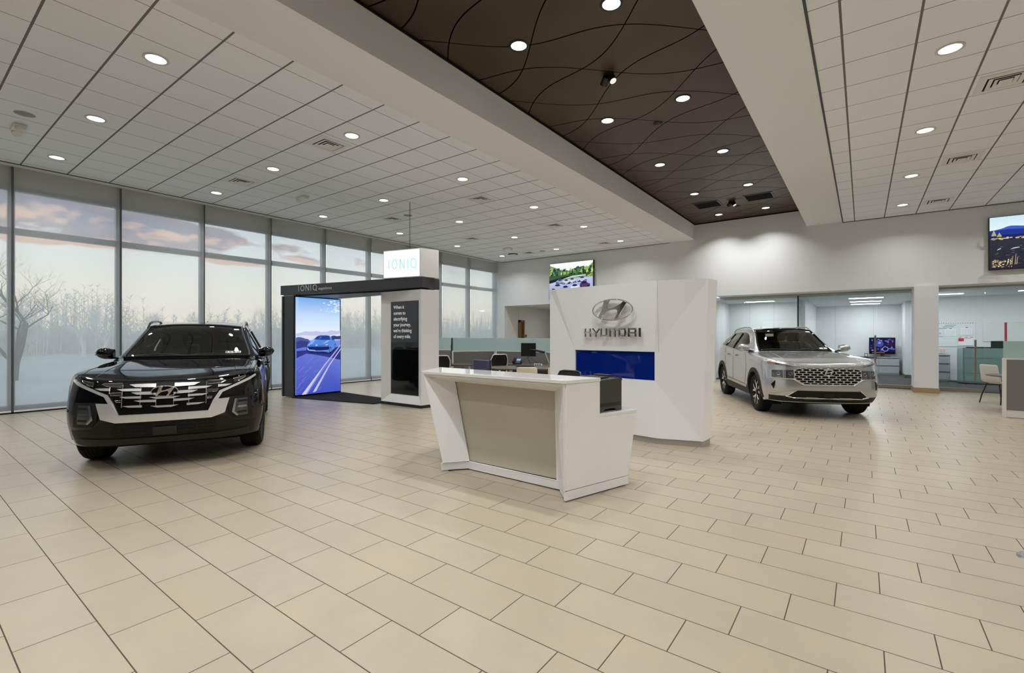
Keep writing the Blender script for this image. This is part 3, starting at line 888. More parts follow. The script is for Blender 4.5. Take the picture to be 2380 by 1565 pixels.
# thin-line letters of the arch lettering
def thin_letter(ch, s0, wd, z0, h, th, to3d, mat, parent, depth=0.006):
    m_ = MB()
    def bar(p, q, t_=th):
        p, q = Vector(p), Vector(q); d = (q - p).normalized(); n_ = Vector((-d.y, d.x)) * t_ / 2
        pts = [p - n_, q - n_, q + n_, p + n_]
        lo = [to3d(a.x, a.y, 0) for a in pts]; hi = [to3d(a.x, a.y, depth) for a in pts]
        m_.loft(lo, hi)
    def arc(a0, a1):
        cx, cz, rx, rz = s0 + wd / 2, z0 + h / 2, wd / 2 - th / 2, h / 2 - th / 2
        N = 26
        pts = [(cx + rx * math.cos(a0 + (a1 - a0) * i / N), cz + rz * math.sin(a0 + (a1 - a0) * i / N)) for i in range(N + 1)]
        for i in range(N): bar(pts[i], pts[i + 1])
    if ch == 'I': bar((s0 + wd / 2, z0), (s0 + wd / 2, z0 + h))
    if ch == 'O': arc(0, 2 * PI)
    if ch == 'N':
        bar((s0 + th / 2, z0), (s0 + th / 2, z0 + h)); bar((s0 + wd - th / 2, z0), (s0 + wd - th / 2, z0 + h)); bar((s0 + th / 2, z0 + h), (s0 + wd - th / 2, z0))
    if ch == 'Q':
        arc(-1.15, 2 * PI - 1.75)
        bar((s0 + wd * 0.45, z0 + th / 2), (s0 + wd * 0.72, z0 + th / 2)); bar((s0 + wd * .8, z0 - h * 0.02), (s0 + wd * 1.0, z0 - h * 0.02), th * 1.1)
    return m_.build('letter_' + ch.lower(), mat, parent)

def plane_map(a, b):
    """vertical plane through plan points a, b: (s, z, lift toward the viewer) -> xyz"""
    ax, ay = a; dx, dy = b[0] - a[0], b[1] - a[1]; L = math.hypot(dx, dy); ex, ey = dx / L, dy / L
    return lambda s, z, l=0: Vector((ax + ex * s + ey * l, ay + ey * s - ex * l, z))

# ---------------------------------------------------------------- display arch
ka = thing('display_arch', 'tall dark display arch with glowing blue screen, white column and sign box', 'display arch', (-9.2, 6.4, 0))
KL = lambda *p: [(x + 9.2, y - 6.4) for x, y in p]      # world plan -> arch plan
leg = MB().plan(KL((-11.33, 5.86), (-10.96, 5.95), (-10.94, 7.20), (-11.33, 7.20)), 0.02, 2.445).build('dark_leg', M['charcoal'], ka, bevel=0.004)
MB().plan(KL((-11.27, 5.855), (-11.255, 5.858), (-11.255, 5.90), (-11.27, 5.90)), 0.02, 2.44).build('joint_strip', M['black'], leg)
MB().plan(KL((-11.31, 5.90), (-11.0, 5.97), (-11.0, 7.1), (-11.31, 7.1)), 2.445, 2.475).build('light_slit_strip', M['white'], ka)  # plain white strip in place of light showing through the slit
hdr = MB().plan(KL((-11.345, 5.84), (-10.95, 5.935), (-7.21, 6.635), (-7.27, 7.18), (-11.345, 7.25)), 2.475, 2.70).build('header_beam', M['charcoal'], ka, bevel=0.006)
MB().plan(KL((-10.90, 6.1), (-7.5, 6.74), (-7.5, 7.1), (-10.90, 7.1)), 2.44, 2.475).build('soffit_panel', M['black'], hdr)
tm = plane_map((-10.95 + 9.2, 5.935 - 6.4), (-7.21 + 9.2, 6.635 - 6.4))
lw = principled('arch_letter_silver', srgb(206, 206, 208), 0.4, 0.3)
s0 = 0.19
for ch, wd, gap in (('I', 0.03, 0.045), ('O', 0.13, 0.04), ('N', 0.115, 0.045), ('I', 0.03, 0.045), ('Q', 0.135, 0.05)):
    thin_letter(ch, s0, wd, 2.545, 0.135, 0.016, tm, lw, hdr)
    s0 += wd + gap
o0 = tm(s0 + 0.0, 2.55, 0.003); xa = tm(1, 0, 0) - tm(0, 0, 0)
text_mesh('header_word', 'experience', 0.098, lw, hdr, o0, xa, (0, 0, 1), 0.003, 0.97)
# screen on the inner face of the dark leg
bz = MB().plan(KL((-10.945, 5.955), (-10.915, 5.955), (-10.895, 7.19), (-10.925, 7.19)), 0.03, 2.44).build('screen_bezel', M['gloss_black'], ka)
MB().plan(KL((-10.96, 5.94), (-10.90, 5.955), (-10.885, 7.205), (-10.95, 7.205)), 0.0, 0.03).build('leg_plinth', M['black'], ka)
P0 = Vector((-10.912 + 9.2, 5.98 - 6.4, 0.06)); P1 = Vector((-10.894 + 9.2, 7.165 - 6.4, 0.06))
pc = Pic(P0, P1 - P0, (0, 0, 2.36), (1, -0.015, 0), 0.00035)
c = lambda *v: srgb(*v)
pc.rect(0, 1, 0, 1, c(150, 190, 245))
pc.rect(0, 1, 0.60, 0.80, c(238, 244, 255), c(200, 226, 252)); pc.rect(0, 1, 0.80, 1.0, c(200, 226, 252), c(120, 172, 238))
pc.rect(0, 0.06, 0.6, 1.0, c(238, 244, 255), c(150, 195, 246))
rnd = random.Random(4)
for i in range(46):
    u = 1.0 - abs(rnd.gauss(0, 0.22)); v = rnd.uniform(0.86, 0.985)
    if u > 0.5 and v > 0.80 + 0.1 * abs(1 - u): pc.blob(min(u, .97), v, rnd.uniform(.01, .035), rnd.uniform(.002, .007), c(226, 238, 252), 8, 0.5, rnd)
pc.shape([(0, .60), (0, .625), (.08, .635), (.2, .652), (.33, .648), (.45, .654), (.55, .645), (.68, .648), (.78, .664), (.92, .655), (1, .662), (1, .58), (0, .58)], c(196, 200, 236))
pc.shape([(0, .60), (.15, .612), (.4, .605), (.6, .60), (.8, .615), (1, .63), (1, .56), (0, .56)], c(222, 222, 244))
pc.shape([(.78, .60), (.84, .607), (.92, .600), (1, .604), (1, .565), (.8, .565)], c(56, 66, 122))
pc.shape([(0, .585), (.05, .592), (.12, .588), (.2, .575), (.26, .57), (.3, .55), (.3, .48), (0, .44)], c(84, 92, 160))
pc.shape([(0, .54), (.1, .556), (.2, .55), (.27, .54), (.27, .49), (0, .46)], c(58, 66, 134))
pc.shape([(0, .47), (.30, .50), (1, .56), (1, 0), (0, 0)], [c(104, 118, 214), c(110, 124, 216), c(128, 144, 226), c(66, 86, 194), c(70, 84, 190)])
for i in range(60):
    u, v = rnd.uniform(0.0, .62), rnd.uniform(.02, .36); l = rnd.uniform(.05, .16); sh = rnd.choice(((122, 134, 222), (84, 98, 200), (136, 148, 230)))
    pc.shape([(u, v), (u + .006, v), (u + .006 + l * .85, v + l * .38), (u + l * .85, v + l * .38)], c(*sh))
pc.shape([(0, .375), (.09, .395), (.21, .42), (.30, .415), (.62, .385), (1, .34), (1, .49), (.88, .48), (.2, .455), (0, .45)], c(52, 56, 138))
pc.shape([(.11, 0), (.20, 0), (.60, .275), (1.0, .505), (.985, .505), (.55, .26)], c(206, 206, 236))
pc.shape([(.205, 0), (.23, 0), (.66, .29), (.99, .49), (.985, .495), (.64, .29)], c(126, 134, 220))
pc.shape([(.35, .015), (.42, .02), (.74, .29), (1, .455), (1, .47), (.71, .29)], c(196, 198, 234))
# saloon car on the road
pc.shape([(.22, .45), (.30, .425), (.72, .408), (.80, .43), (.88, .48), (.86, .52), (.2, .50)], c(34, 40, 104))
pc.shape([(.215, .475), (.225, .505), (.26, .53), (.32, .555), (.38, .573), (.45, .600), (.52, .611), (.66, .610), (.74, .602), (.80, .58), (.86, .555), (.875, .53), (.87, .475), (.80, .45), (.76, .428), (.70, .425), (.62, .437), (.40, .44), (.26, .449)], c(88, 138, 222))
pc.shape([(.385, .570), (.45, .598), (.53, .607), (.72, .606), (.75, .562), (.57, .56)], c(44, 66, 146))
pc.shape([(.47, .575), (.52, .603), (.56, .604), (.53, .572)], c(70, 96, 176))
pc.shape([(.78, .598), (.83, .575), (.845, .562), (.785, .560)], c(40, 60, 136))
pc.shape([(.33, .56), (.40, .568), (.40, .555), (.33, .515), (.27, .51)], c(132, 180, 246)); pc.shape([(.57, .52), (.68, .556), (.745, .558), (.66, .53)], c(140, 186, 248))
pc.shape([(.30, .515), (.36, .512), (.72, .505), (.72, .49), (.28, .495)], c(70, 112, 204))
pc.shape([(.225, .492), (.72, .488), (.72, .458), (.62, .447), (.35, .452), (.235, .462)], c(30, 40, 104))
pc.shape([(.225, .478), (.235, .458), (.29, .45), (.42, .447), (.40, .455), (.27, .462), (.24, .482)], c(150, 190, 248)); pc.shape([(.45, .447), (.62, .441), (.70, .452), (.60, .450)], c(130, 172, 240))
pc.shape([(.615, .503), (.70, .516), (.67, .502)], c(255, 214, 190)); pc.shape([(.24, .512), (.29, .518), (.27, .509)], c(200, 216, 250)); pc.blob(.43, .505, .028, .006, c(200, 220, 250), 10)
for u, v, ru, rv in ((.745, .452, .022, .034), (.865, .492, .017, .028)):
    pc.blob(u, v, ru, rv, c(18, 22, 62), 14); pc.blob(u + .002, v, ru * .62, rv * .66, c(120, 150, 220), 12)
pc.build('screen_image', picture_material('blue_screen_image', 1.0), bz)
# white column
wc = MB()
cm = plane_map((-8.487 + 9.2, 6.6 - 6.4), (-7.235 + 9.2, 6.626 - 6.4))
W_, z0_, z1_ = 1.252, 0.06, 2.44
o_ = [cm(0, z0_), cm(W_, z0_), cm(W_, z1_), cm(0, z1_)]
i_ = [cm(.24, .235, -.075), cm(1.10, .235, -.075), cm(1.10, 2.225, -.075), cm(.24, 2.225, -.075)]
bk = [Vector((x + 9.2, y - 6.4, z)) for x, y, z in ((-8.45, 7.06, z0_), (-7.17, 7.06, z0_), (-7.17, 7.06, z1_), (-8.45, 7.06, z1_))]
wc.poly(o_ + i_ + bk, [(0, 1, 5, 4), (1, 2, 6, 5), (2, 3, 7, 6), (3, 0, 4, 7), (4, 5, 6, 7), (1, 0, 8, 9), (2, 1, 9, 10), (3, 2, 10, 11), (0, 3, 11, 8), (9, 8, 11, 10)])
col = wc.build('white_column', principled('white_satin_panel', srgb(240, 240, 240), 0.35), ka)
MB().plan(KL((-8.47, 6.58), (-7.225, 6.61), (-7.15, 7.06), (-8.45, 7.06)), 0.0, 0.06).build('column_plinth', M['black'], ka)
def on_col(s0, s1, za, zb, lift, dep):
    m_ = MB(); m_.loft([cm(s0, za, lift), cm(s1, za, lift), cm(s1, zb, lift), cm(s0, zb, lift)], [cm(s0, za, lift + dep), cm(s1, za, lift + dep), cm(s1, zb, lift + dep), cm(s0, zb, lift + dep)]); return m_
pn = on_col(.243, 1.097, .238, 2.222, -.074, .008).build('black_glass_panel', M['gloss_black'], col)
on_col(.25, 1.09, 1.35, 2.215, -.066, .002).build('message_panel', principled('message_panel_charcoal', srgb(40, 41, 46), 0.35, emit=srgb(40, 41, 46), estr=0.35), col)
on_col(.25, 1.09, 1.20, 1.206, -.066, .002).build('panel_seam', M['charcoal'], col)
mw = principled('message_white', srgb(226, 226, 226), 0.5, emit=(0.8, 0.8, 0.8), estr=0.35)
xa = cm(1, 0) - cm(0, 0)
for k, line in enumerate(('When it', 'comes to', 'electrifying', 'your journey,', 'we\u2019re thinking', 'of every mile.')):
    text_mesh('message_line', line, 0.108, mw, col, cm(.33, 2.065 - k * 0.1255, -.0635), xa, (0, 0, 1), 0.001, 0.93)
# light box on the header
bx = MB()
bx.plan(KL((-8.18, 6.42), (-7.27, 6.63), (-7.16, 7.05), (-8.07, 6.85)), 2.70, 3.287)
lb = bx.build('sign_box', M['white'], ka, bevel=0.004)
bm_ = plane_map((-8.18 + 9.2, 6.42 - 6.4), (-7.27 + 9.2, 6.63 - 6.4))
MB().loft([bm_(.02, 2.72, .001), bm_(.914, 2.72, .001), bm_(.914, 3.268, .001), bm_(.02, 3.268, .001)], [bm_(.02, 2.72, .008), bm_(.914, 2.72, .008), bm_(.914, 3.268, .008), bm_(.02, 3.268, .008)]).build('lit_face', glow('sign_white_light', (0.92, 0.97, 1.0), 1.6), lb)
lc = glow('sign_cyan_light', srgb(140, 236, 228), 1.0)
s0 = 0.135
for ch, wd, gap in (('I', 0.03, 0.06), ('O', 0.145, 0.06), ('N', 0.125, 0.06), ('I', 0.03, 0.055), ('Q', 0.15, 0)):
    thin_letter(ch, s0, wd, 2.885, 0.205, 0.018, lambda s, z, l=0: bm_(s, z, l + .0085), lc, lb, 0.003)
    s0 += wd + gap
MB().cyl((-7.72 + 9.2, 6.75 - 6.4, 3.287), (-7.72 + 9.2, 6.75 - 6.4, ZC - 0.4), 0.006, n=8).build('hanger_rod', M['dark_trim'], lb)
tag(MB().plan([(-10.93, 5.90), (-8.52, 6.42), (-8.46, 7.10), (-10.88, 7.25)], 0.0, 0.018).build('entrance_mat', principled('charcoal_mat', srgb(44, 44, 46), 0.95, spec=0.1)), 'charcoal floor mat lying inside the dark display arch', 'mat')

# ---------------------------------------------------------------- reception desk
rd_ = thing('reception_desk', 'angular white reception desk with recessed beige front in the middle of the showroom', 'reception desk', (-3.0, 4.1, 0))
DL = lambda *p: [(x + 3.0, y - 4.1) for x, y in p]
D3 = lambda x, y, z: Vector((x + 3.0, y - 4.1, z))
F0 = Vector((-2.12, 3.66)); dd = Vector((.30, .954))
sp_ = lambda s, z: D3(F0.x + dd.x * s, F0.y + dd.y * s, z)
side = [sp_(0, .10), sp_(.835, .10), sp_(.955, .715), sp_(.43, .715), sp_(.43, 1.055), sp_(0, 1.055)]
MB().prism(side, (-.034, .011, 0)).build('end_panel', M['white'], rd_, bevel=0.002)
MB().plan(DL((-3.99, 3.66), (-2.112, 3.645), (-1.985, 4.075), (-4.30, 4.25)), 1.056, 1.089).build('transaction_top', M['whitegloss'], rd_, bevel=0.003)
lo_ = MB().plan(DL((-1.99, 4.072), (-1.828, 4.577), (-2.2, 4.70), (-4.45, 4.86), (-4.30, 4.25), (-4.20, 4.10)), 0.715, 0.746).build('worktop', M['whitegloss'], rd_, bevel=0.003)
fr = MB()
TL, TR = D3(-3.972, 3.675, 1.055), D3(-2.13, 3.662, 1.055)
BL, BLi, BRi, BR = D3(-3.69, 3.69, .095), D3(-3.515, 3.925, .095), D3(-2.325, 3.905, .095), D3(-2.13, 3.665, .095)
iTL, iTR = D3(-3.728, 3.93, .975), D3(-2.386, 3.925, .96)
iBL, iBR = D3(-3.52, 3.935, .096), D3(-2.36, 3.925, .096)
fr.poly([TL, TR, BR, BRi, BLi, BL, iTL, iTR, iBR, iBL], [(0, 5, 4, 9, 6), (0, 6, 7, 1), (1, 7, 8, 3, 2)])
fo = fr.build('front_surround', M['white'], rd_)
sm = fo.modifiers.new('thickness', 'SOLIDIFY'); sm.thickness = 0.018; sm.offset = -1
MB().loft([iTL + Vector((0, .005, 0)), iTR + Vector((0, .005, 0)), iBR + Vector((0, .005, 0)), iBL + Vector((0, .005, 0))], [iTL + Vector((0, .02, 0)), iTR + Vector((0, .02, 0)), iBR + Vector((0, .02, 0)), iBL + Vector((0, .02, 0))]).build('front_panel', principled('beige_acrylic', srgb(196, 190, 172), 0.3), rd_)
kk = MB()
for a, b in (((-3.70, 3.68), (-3.515, 3.915)), ((-3.515, 3.915), (-2.325, 3.895)), ((-2.325, 3.895), (-2.125, 3.655)), ((-2.125, 3.655), (-1.87, 4.462))):
    d2 = (Vector(b) - Vector(a)).normalized(); nrm = Vector((-d2.y, d2.x)) * 0.02
    kk.plan(DL(a, b, (b[0] + nrm.x, b[1] + nrm.y), (a[0] + nrm.x, a[1] + nrm.y)), 0.012, 0.093)
kk.build('kick_plinth', M['white'], rd_, bevel=0.002)
MB().plan(DL((-3.66, 3.75), (-3.5, 3.95), (-2.31, 3.93), (-2.13, 3.72), (-1.90, 4.44), (-3.9, 4.5)), 0.0, 0.012).build('levelling_base', M['blackmatte'], rd_)
MB().loft([D3(-3.69, 3.70, .10), D3(-3.95, 4.4, .10), D3(-3.93, 4.4, .10), D3(-3.67, 3.70, .10)], [D3(-3.97, 3.69, 1.055), D3(-4.28, 4.25, 1.055), D3(-4.25, 4.25, 1.055), D3(-3.94, 3.69, 1.055)]).build('end_panel', M['white'], rd_)
MB().plan(DL((-3.95, 4.06), (-2.02, 4.04), (-2.02, 4.06), (-3.95, 4.08)), 0.10, 1.055).build('back_panel', M['white'], rd_)
# printer on the lower worktop: x axis along the end panel direction
pr = thing('printer', 'black laser printer on the low white worktop at the desk end', 'printer', (-2.130, 4.300, 0.746), math.atan2(dd.y, dd.x) - PI / 2)
gm = principled('printer_charcoal', srgb(62, 60, 56), 0.5); gd = principled('printer_black', srgb(26, 25, 25), 0.5)
body = MB()
body.prism([(-.15, -.19, .0), (-.15, -.08, .0), (-.15, -.05, .025), (-.15, .10, .03), (-.15, .11, .0), (-.15, .19, .0), (-.15, .19, .30), (-.15, .14, .325), (-.15, -.19, .31)], (.30, 0, 0))
body.build('body', gm, pr, bevel=0.008)
MB().prism([(-.14, .21, .29), (-.14, .20, .325), (-.14, .12, .335), (-.14, .12, .322), (-.14, .19, .30)], (.28, 0, 0)).build('top_lip', gd, pr, bevel=0.004)
MB().box(-.15, .10, -.12, .06, .318, .335).build('output_tray', gd, pr, bevel=0.005)
MB().box(-.155, .03, .10, .18, .33, .345).build('control_panel', gd, pr, bevel=0.004)
sv = MB()
for k in range(7): sv.box(-.155 + .0, -.149, -.17, -.08, .20 + k * .013, .206 + k * .013)
for k in range(3): sv.box(.149, .1515, -.12, .17, .055 + k * .012, .059 + k * .012)
for k in range(10): sv.box(-.13 + 0, -.03, -.1935, -.19, .15 + k * .014, .157 + k * .014)
sv.build('vent_slots', M['blackmatte'], pr)
MB().box(-.11, -.09, -.194, -.19, .085, .10).box(-.085, -.07, -.194, -.19, .07, .085).build('ports', M['satin'], pr)
# staff monitor seen from behind
mo = thing('computer_monitor', 'dark blue back of a computer monitor standing behind the white reception desk', 'monitor', (-3.83, 4.52, 0.746), math.radians(-18))
nb = principled('navy_back_shell', srgb(58, 58, 84), 0.4)
MB().box(-.17, .17, -.022, .012, .12, .435).build('back_shell', nb, mo, bevel=0.006)
MB().box(-.175, .175, .012, .03, .115, .44).build('screen_frame', M['black'], mo, bevel=0.004)
MB().box(-.03, .03, -.035, -.005, .01, .2).build('stand_neck', M['black'], mo)
MB().box(-.11, .11, -.09, .09, 0, .012).build('stand_foot', M['black'], mo, bevel=0.004)

# ---------------------------------------------------------------- faceted brand wall
wl = thing('feature_wall', 'white faceted freestanding wall with chrome oval emblem and a blue recessed window', 'feature wall', (-2.9, 6.6, 0))
L0 = lambda x, y, z=0: Vector((x + 2.9, y - 6.6, z))
wm = plane_map((-4.13 + 2.9, 6.63 - 6.6), (-2.26 + 2.9, 6.37 - 6.6))
H_ = 2.245
ns0, ns1, nz0, nz1 = 0.46, 1.826, 0.862, 1.262
V_ = {
    'TL': wm(-.06, H_, -.05), 'TK': wm(.10, H_), 'TS': wm(1.888, H_), 'TR': L0(-1.64, 6.57, H_),
    'BL': wm(-.06, .08, -.05), 'BK': wm(.10, .08), 'BS': wm(1.888, .08), 'BR': L0(-1.70, 6.54, .08),
    'a': wm(ns0, nz1, -.05), 'b': wm(ns1, nz1, -.05), 'c': wm(ns1, nz0, -.05), 'd': wm(ns0, nz0, -.05),
    'TRb': L0(-1.60, 6.88, H_), 'BRb': L0(-1.675, 6.86, .08), 'TLb': L0(-4.1, 7.12, H_), 'BLb': L0(-4.1, 7.12, .08),
    'ai': wm(ns0, nz1, -.16), 'bi': wm(ns1, nz1, -.16), 'ci': wm(ns1, nz0, -.16), 'di': wm(ns0, nz0, -.16)}
keys = list(V_); ix = {k: i for i, k in enumerate(keys)}
faces = ['TK TS b a', 'TS TR b', 'TR BR c b', 'BR BS c', 'BS BK d c', 'BK BL d', 'BL TL a d', 'TL TK a', 'a b bi ai', 'b c ci bi', 'c d di ci', 'd a ai di', 'ai bi ci di',
         'TR TRb BRb BR', 'TRb TLb BLb BRb', 'TLb TL BL BLb', 'TL TLb TRb TR TS TK', 'BL BK BS BR BRb BLb']
wf = MB(); wf.poly([V_[k] for k in keys], [tuple(ix[k] for k in f.split()) for f in faces])
wfo = wf.build('faceted_body', principled('white_facet_paint', srgb(246, 246, 247), 0.4), wl)
MB().loft([wm(ns0 + .004, nz0 + .004, -.159), wm(ns1 - .004, nz0 + .004, -.159), wm(ns1 - .004, nz1 - .004, -.159), wm(ns0 + .004, nz1 - .004, -.159)],
          [wm(ns0 + .004, nz0 + .004, -.072), wm(ns1 - .004, nz0 + .004, -.072), wm(ns1 - .004, nz1 - .004, -.072), wm(ns0 + .004, nz1 - .004, -.072)]).build('blue_glass_panel', principled('deep_blue_glass', srgb(6, 36, 128), 0.04, spec=0.6, coat=0.3), wl)
MB().loft([wm(-.05, 0, -.06), wm(.10, 0, -.015), wm(1.885, 0, -.015), L0(-1.715, 6.55, 0), L0(-1.69, 6.85, 0), L0(-4.08, 7.1, 0)],
          [wm(-.05, .08, -.06), wm(.10, .08, -.015), wm(1.885, .08, -.015), L0(-1.715, 6.55, .08), L0(-1.69, 6.85, .08), L0(-4.08, 7.1, .08)]).build('plinth', principled('grey_plinth', srgb(176, 172, 164), 0.4, 0.2), wl)
sl = MB()
for s_ in (1.886,): sl.loft([wm(s_, 1.262, -.0492), wm(s_ + .004, 1.262, -.0492), wm(s_ + .004, H_, .0008), wm(s_, H_, .0008)], [wm(s_, 1.262, -.0484), wm(s_ + .004, 1.262, -.0484), wm(s_ + .004, H_, .0016), wm(s_, H_, .0016)])
sl.build('panel_seam', M['filegrey'], wl)
emblem_parts(1.19, 1.868, .352, .165, lambda s, z, l=0: wm(s, z, l + .012), .03, wl, ringw=.07)
gaps = [(0, 225), (260, 505), (515, 745), (795, 1010), (1075, 1315), (1360, 1610), (1650, 1750)]
tx0, tx1, tz0, tz1 = .672, 1.655, 1.468, 1.60
for ch, (g0, g1) in zip('HYUNDAI', gaps):
    a_, b_ = tx0 + (tx1 - tx0) * g0 / 1750, tx0 + (tx1 - tx0) * g1 / 1750
    th = .036; m_ = MB()
    for (p, q) in BLOCK[ch]:
        mp_ = lambda u, v: Vector((a_ + th / 2 + (b_ - a_ - th) * u, tz0 + th / 2 + (tz1 - tz0 - th) * v))
        p2, q2 = mp_(*p), mp_(*q); d_ = (q2 - p2).normalized(); n_ = Vector((-d_.y, d_.x)) * th / 2
        p2 = p2 - d_ * th * .5; q2 = q2 + d_ * th * .5
        pts = [p2 - n_, q2 - n_, q2 + n_, p2 + n_]; ins = [p2 - n_ * .35 + d_ * .006, q2 - n_ * .35 - d_ * .006, q2 + n_ * .35 - d_ * .006, p2 + n_ * .35 + d_ * .006]
        m_.loft([wm(v.x, v.y, -.008) for v in pts], [wm(v.x, v.y, .004) for v in pts]); m_.loft([wm(v.x, v.y, .004) for v in pts], [wm(v.x, v.y, .012) for v in ins])
    m_.build('letter_' + ch.lower(), M['chrome'], wl)

# ---------------------------------------------------------------- lit posters on the back wall
def poster(name, label, x0, x1, z0, z1, paint, emis):
    t_ = thing(name, label, 'lit poster', ((x0 + x1) / 2, YB, (z0 + z1) / 2))
    hx, hz = (x1 - x0) / 2, (z1 - z0) / 2
    MB().box(-hx, hx, -.10, 0, -hz, hz).build('frame', M['dark_trim'], t_, bevel=0.004)
    p_ = Pic((-hx + .012, -.1005, -hz + .012), (2 * hx - .024, 0, 0), (0, 0, 2 * hz - .024), (0, -1, 0))
    paint(p_); p_.build('lit_image', picture_material(name + '_image', emis), t_)
    return t_
def mini_car(p, u, v, s, flip, colb, asp=1.5):
    f = -1 if flip else 1
    k = lambda pts: [(u + f * x * s, v + y * s * asp) for x, y in pts]
    p.shape(k([(-.55, -.2), (.6, -.22), (.72, -.12), (-.4, -.05)]), srgb(40, 46, 84))
    p.shape(k([(-.52, -.02), (-.5, .12), (-.25, .2), (-.1, .34), (.25, .36), (.45, .22), (.52, .12), (.52, -.08), (.1, -.17), (-.45, -.14)]), colb)
    p.shape(k([(-.2, .2), (-.07, .32), (.22, .335), (.4, .2), (.1, .15)]), srgb(34, 40, 70))
    p.shape(k([(-.5, .0), (-.2, -.03), (-.2, -.12), (-.46, -.1)]), srgb(24, 28, 56))
    p.blob(u - f * .12 * s, v - .13 * s * asp, .07 * s, .075 * s * asp, srgb(26, 28, 46), 8); p.blob(u + f * .4 * s, v - .07 * s * asp, .06 * s, .07 * s * asp, srgb(26, 28, 46), 8)
def paint_fleet(p):
    r = random.Random(8)
    p.rect(0, 1, 0, 1, srgb(150, 166, 222)); p.rect(0, 1, .6, 1, srgb(236, 246, 240), srgb(255, 255, 255))
    p.shape([(0, .95), (0, .5), (1, .55), (1, .95), (.9, .84), (.75, .8), (.5, .76), (.25, .82), (.1, .90)], srgb(120, 160, 96))
    for i in range(90):
        u = r.uniform(-.02, 1.0); v = r.uniform(.66, .80 + .12 * abs(u - .5)); g = r.choice(((52, 92, 60), (84, 132, 70), (150, 186, 96), (38, 70, 52), (56, 88, 96), (196, 214, 120)))
        p.blob(min(max(u, .03), .965), v, r.uniform(.015, .04), r.uniform(.03, .07), srgb(*g), 9, .4, r)
    for i in range(30):
        u = r.uniform(.03, .97); p.blob(u, r.uniform(.60, .66), r.uniform(.02, .03), .04, srgb(*r.choice(((24, 44, 34), (34, 60, 40), (20, 34, 36)))), 9, .4, r)
    p.shape([(0, .44), (.22, .52), (.5, .60), (.8, .62), (1, .60), (1, .66), (0, .66)], srgb(70, 92, 70))
    p.shape([(0, .44), (.12, .46), (.34, .54), (.6, .6), (.86, .62), (.6, .64), (.3, .6), (0, .52)], srgb(30, 44, 40))
    p.shape([(.3, .54), (.55, .58), (.85, .60), (.85, .63), (.55, .62)], srgb(206, 222, 214))
    p.shape([(0, 0), (1, 0), (1, .56), (.6, .56), (.3, .52), (0, .44)], [srgb(110, 124, 206), srgb(150, 172, 230), srgb(190, 200, 234), srgb(176, 190, 228), srgb(168, 180, 226), srgb(196, 198, 234)])
    p.shape([(.88, .60), (.95, .62), (.99, .66), (.99, .62), (.9, .58)], srgb(212, 196, 60))
    for u, v, s, f, cb in ((.24, .47, .16, 0, (150, 160, 200)), (.39, .45, .16, 0, (210, 216, 226)), (.56, .47, .17, 1, (206, 212, 236)), (.79, .49, .18, 1, (196, 202, 232)), (.18, .30, .23, 0, (176, 186, 214)), (.37, .25, .21, 0, (150, 164, 224)), (.63, .27, .23, 1, (222, 228, 244)), (.84, .33, .22, 1, (84, 60, 96))):
        mini_car(p, u, v, s, f, srgb(*cb))
def paint_hills(p):
    r = random.Random(18)
    p.rect(0, 1, 0, 1, srgb(60, 62, 74)); p.rect(0, 1, .55, 1, srgb(248, 252, 250), srgb(206, 234, 246))
    p.shape([(0, .745), (.04, .755), (.08, .775), (.115, .808), (.14, .815), (.18, .805), (.225, .79), (.4, .77), (.8, .82), (1, .80), (1, .5), (0, .5)], srgb(64, 96, 196))
    p.shape([(0, .74), (.12, .755), (.22, .74), (.35, .73), (.6, .745), (1, .72), (1, .5), (0, .5)], srgb(40, 56, 146))
    p.shape([(0, .66), (.3, .64), (.6, .66), (1, .65), (1, .4), (0, .4)], srgb(36, 40, 92))
    p.shape([(0, .55), (.3, .56), (.6, .55), (1, .57), (1, 0), (0, 0)], [srgb(52, 54, 62)] * 4 + [srgb(40, 38, 66), srgb(46, 42, 60)])
    for i in range(260):
        u, v = r.uniform(.01, .99), r.uniform(.02, .50); p.blob(u, v, r.uniform(.004, .016), r.uniform(.002, .008), srgb(*r.choice(((90, 90, 96), (32, 32, 48), (116, 110, 112), (28, 28, 62), (70, 66, 76)))), 6, .5, r)
    for i in range(60):
        u = r.uniform(.005, .995); p.blob(u, r.uniform(.555, .58), r.uniform(.008, .016), r.uniform(.01, .02), srgb(*r.choice(((196, 178, 120), (150, 150, 96), (210, 196, 150)))), 7, .4, r)
    for i in range(120):
        u = .008 + abs(r.gauss(0, .06)); v = r.uniform(.02, .16) if u < .2 else r.uniform(.02, .08)
        p.blob(u, v, r.uniform(.002, .006), r.uniform(.005, .014), srgb(*r.choice(((222, 200, 140), (170, 150, 90), (236, 220, 170), (120, 110, 80), (60, 56, 66)))), 6, .5, r)
    for u0, dv in ((.13, .22), (.15, .26), (.12, .18), (.16, .20)): p.shape([(u0 - .002, .06), (u0 + .002, .06), (u0 + .008, dv), (u0 + .006, dv)], srgb(220, 200, 140))
    for u0, v0, k in ((.015, .62, .06), (.05, .60, .04)): p.shape([(u0 - .015, v0), (u0 + .02, v0), (u0 + .002, v0 + k * 2)], srgb(176, 176, 110))
    for u0, v0, ru in ((.15, .36, .03), (.05, .355, .014), (.36, .47, .014), (.62, .4, .03), (.8, .3, .03)): p.shape([(u0 - ru, v0 - .012), (u0 + ru, v0 + .014), (u0 + ru * .8, v0 + .024), (u0 - ru * .3, v0 + .014)], srgb(226, 226, 230))
    p.blob(.48, .06, .09, .07, srgb(222, 178, 140), 12, .1, r)
poster('wide_poster', 'backlit poster of parked cars by trees, high on the back wall above the faceted wall', -10.20, -8.25, 2.95, 4.40, paint_fleet, 1.0)
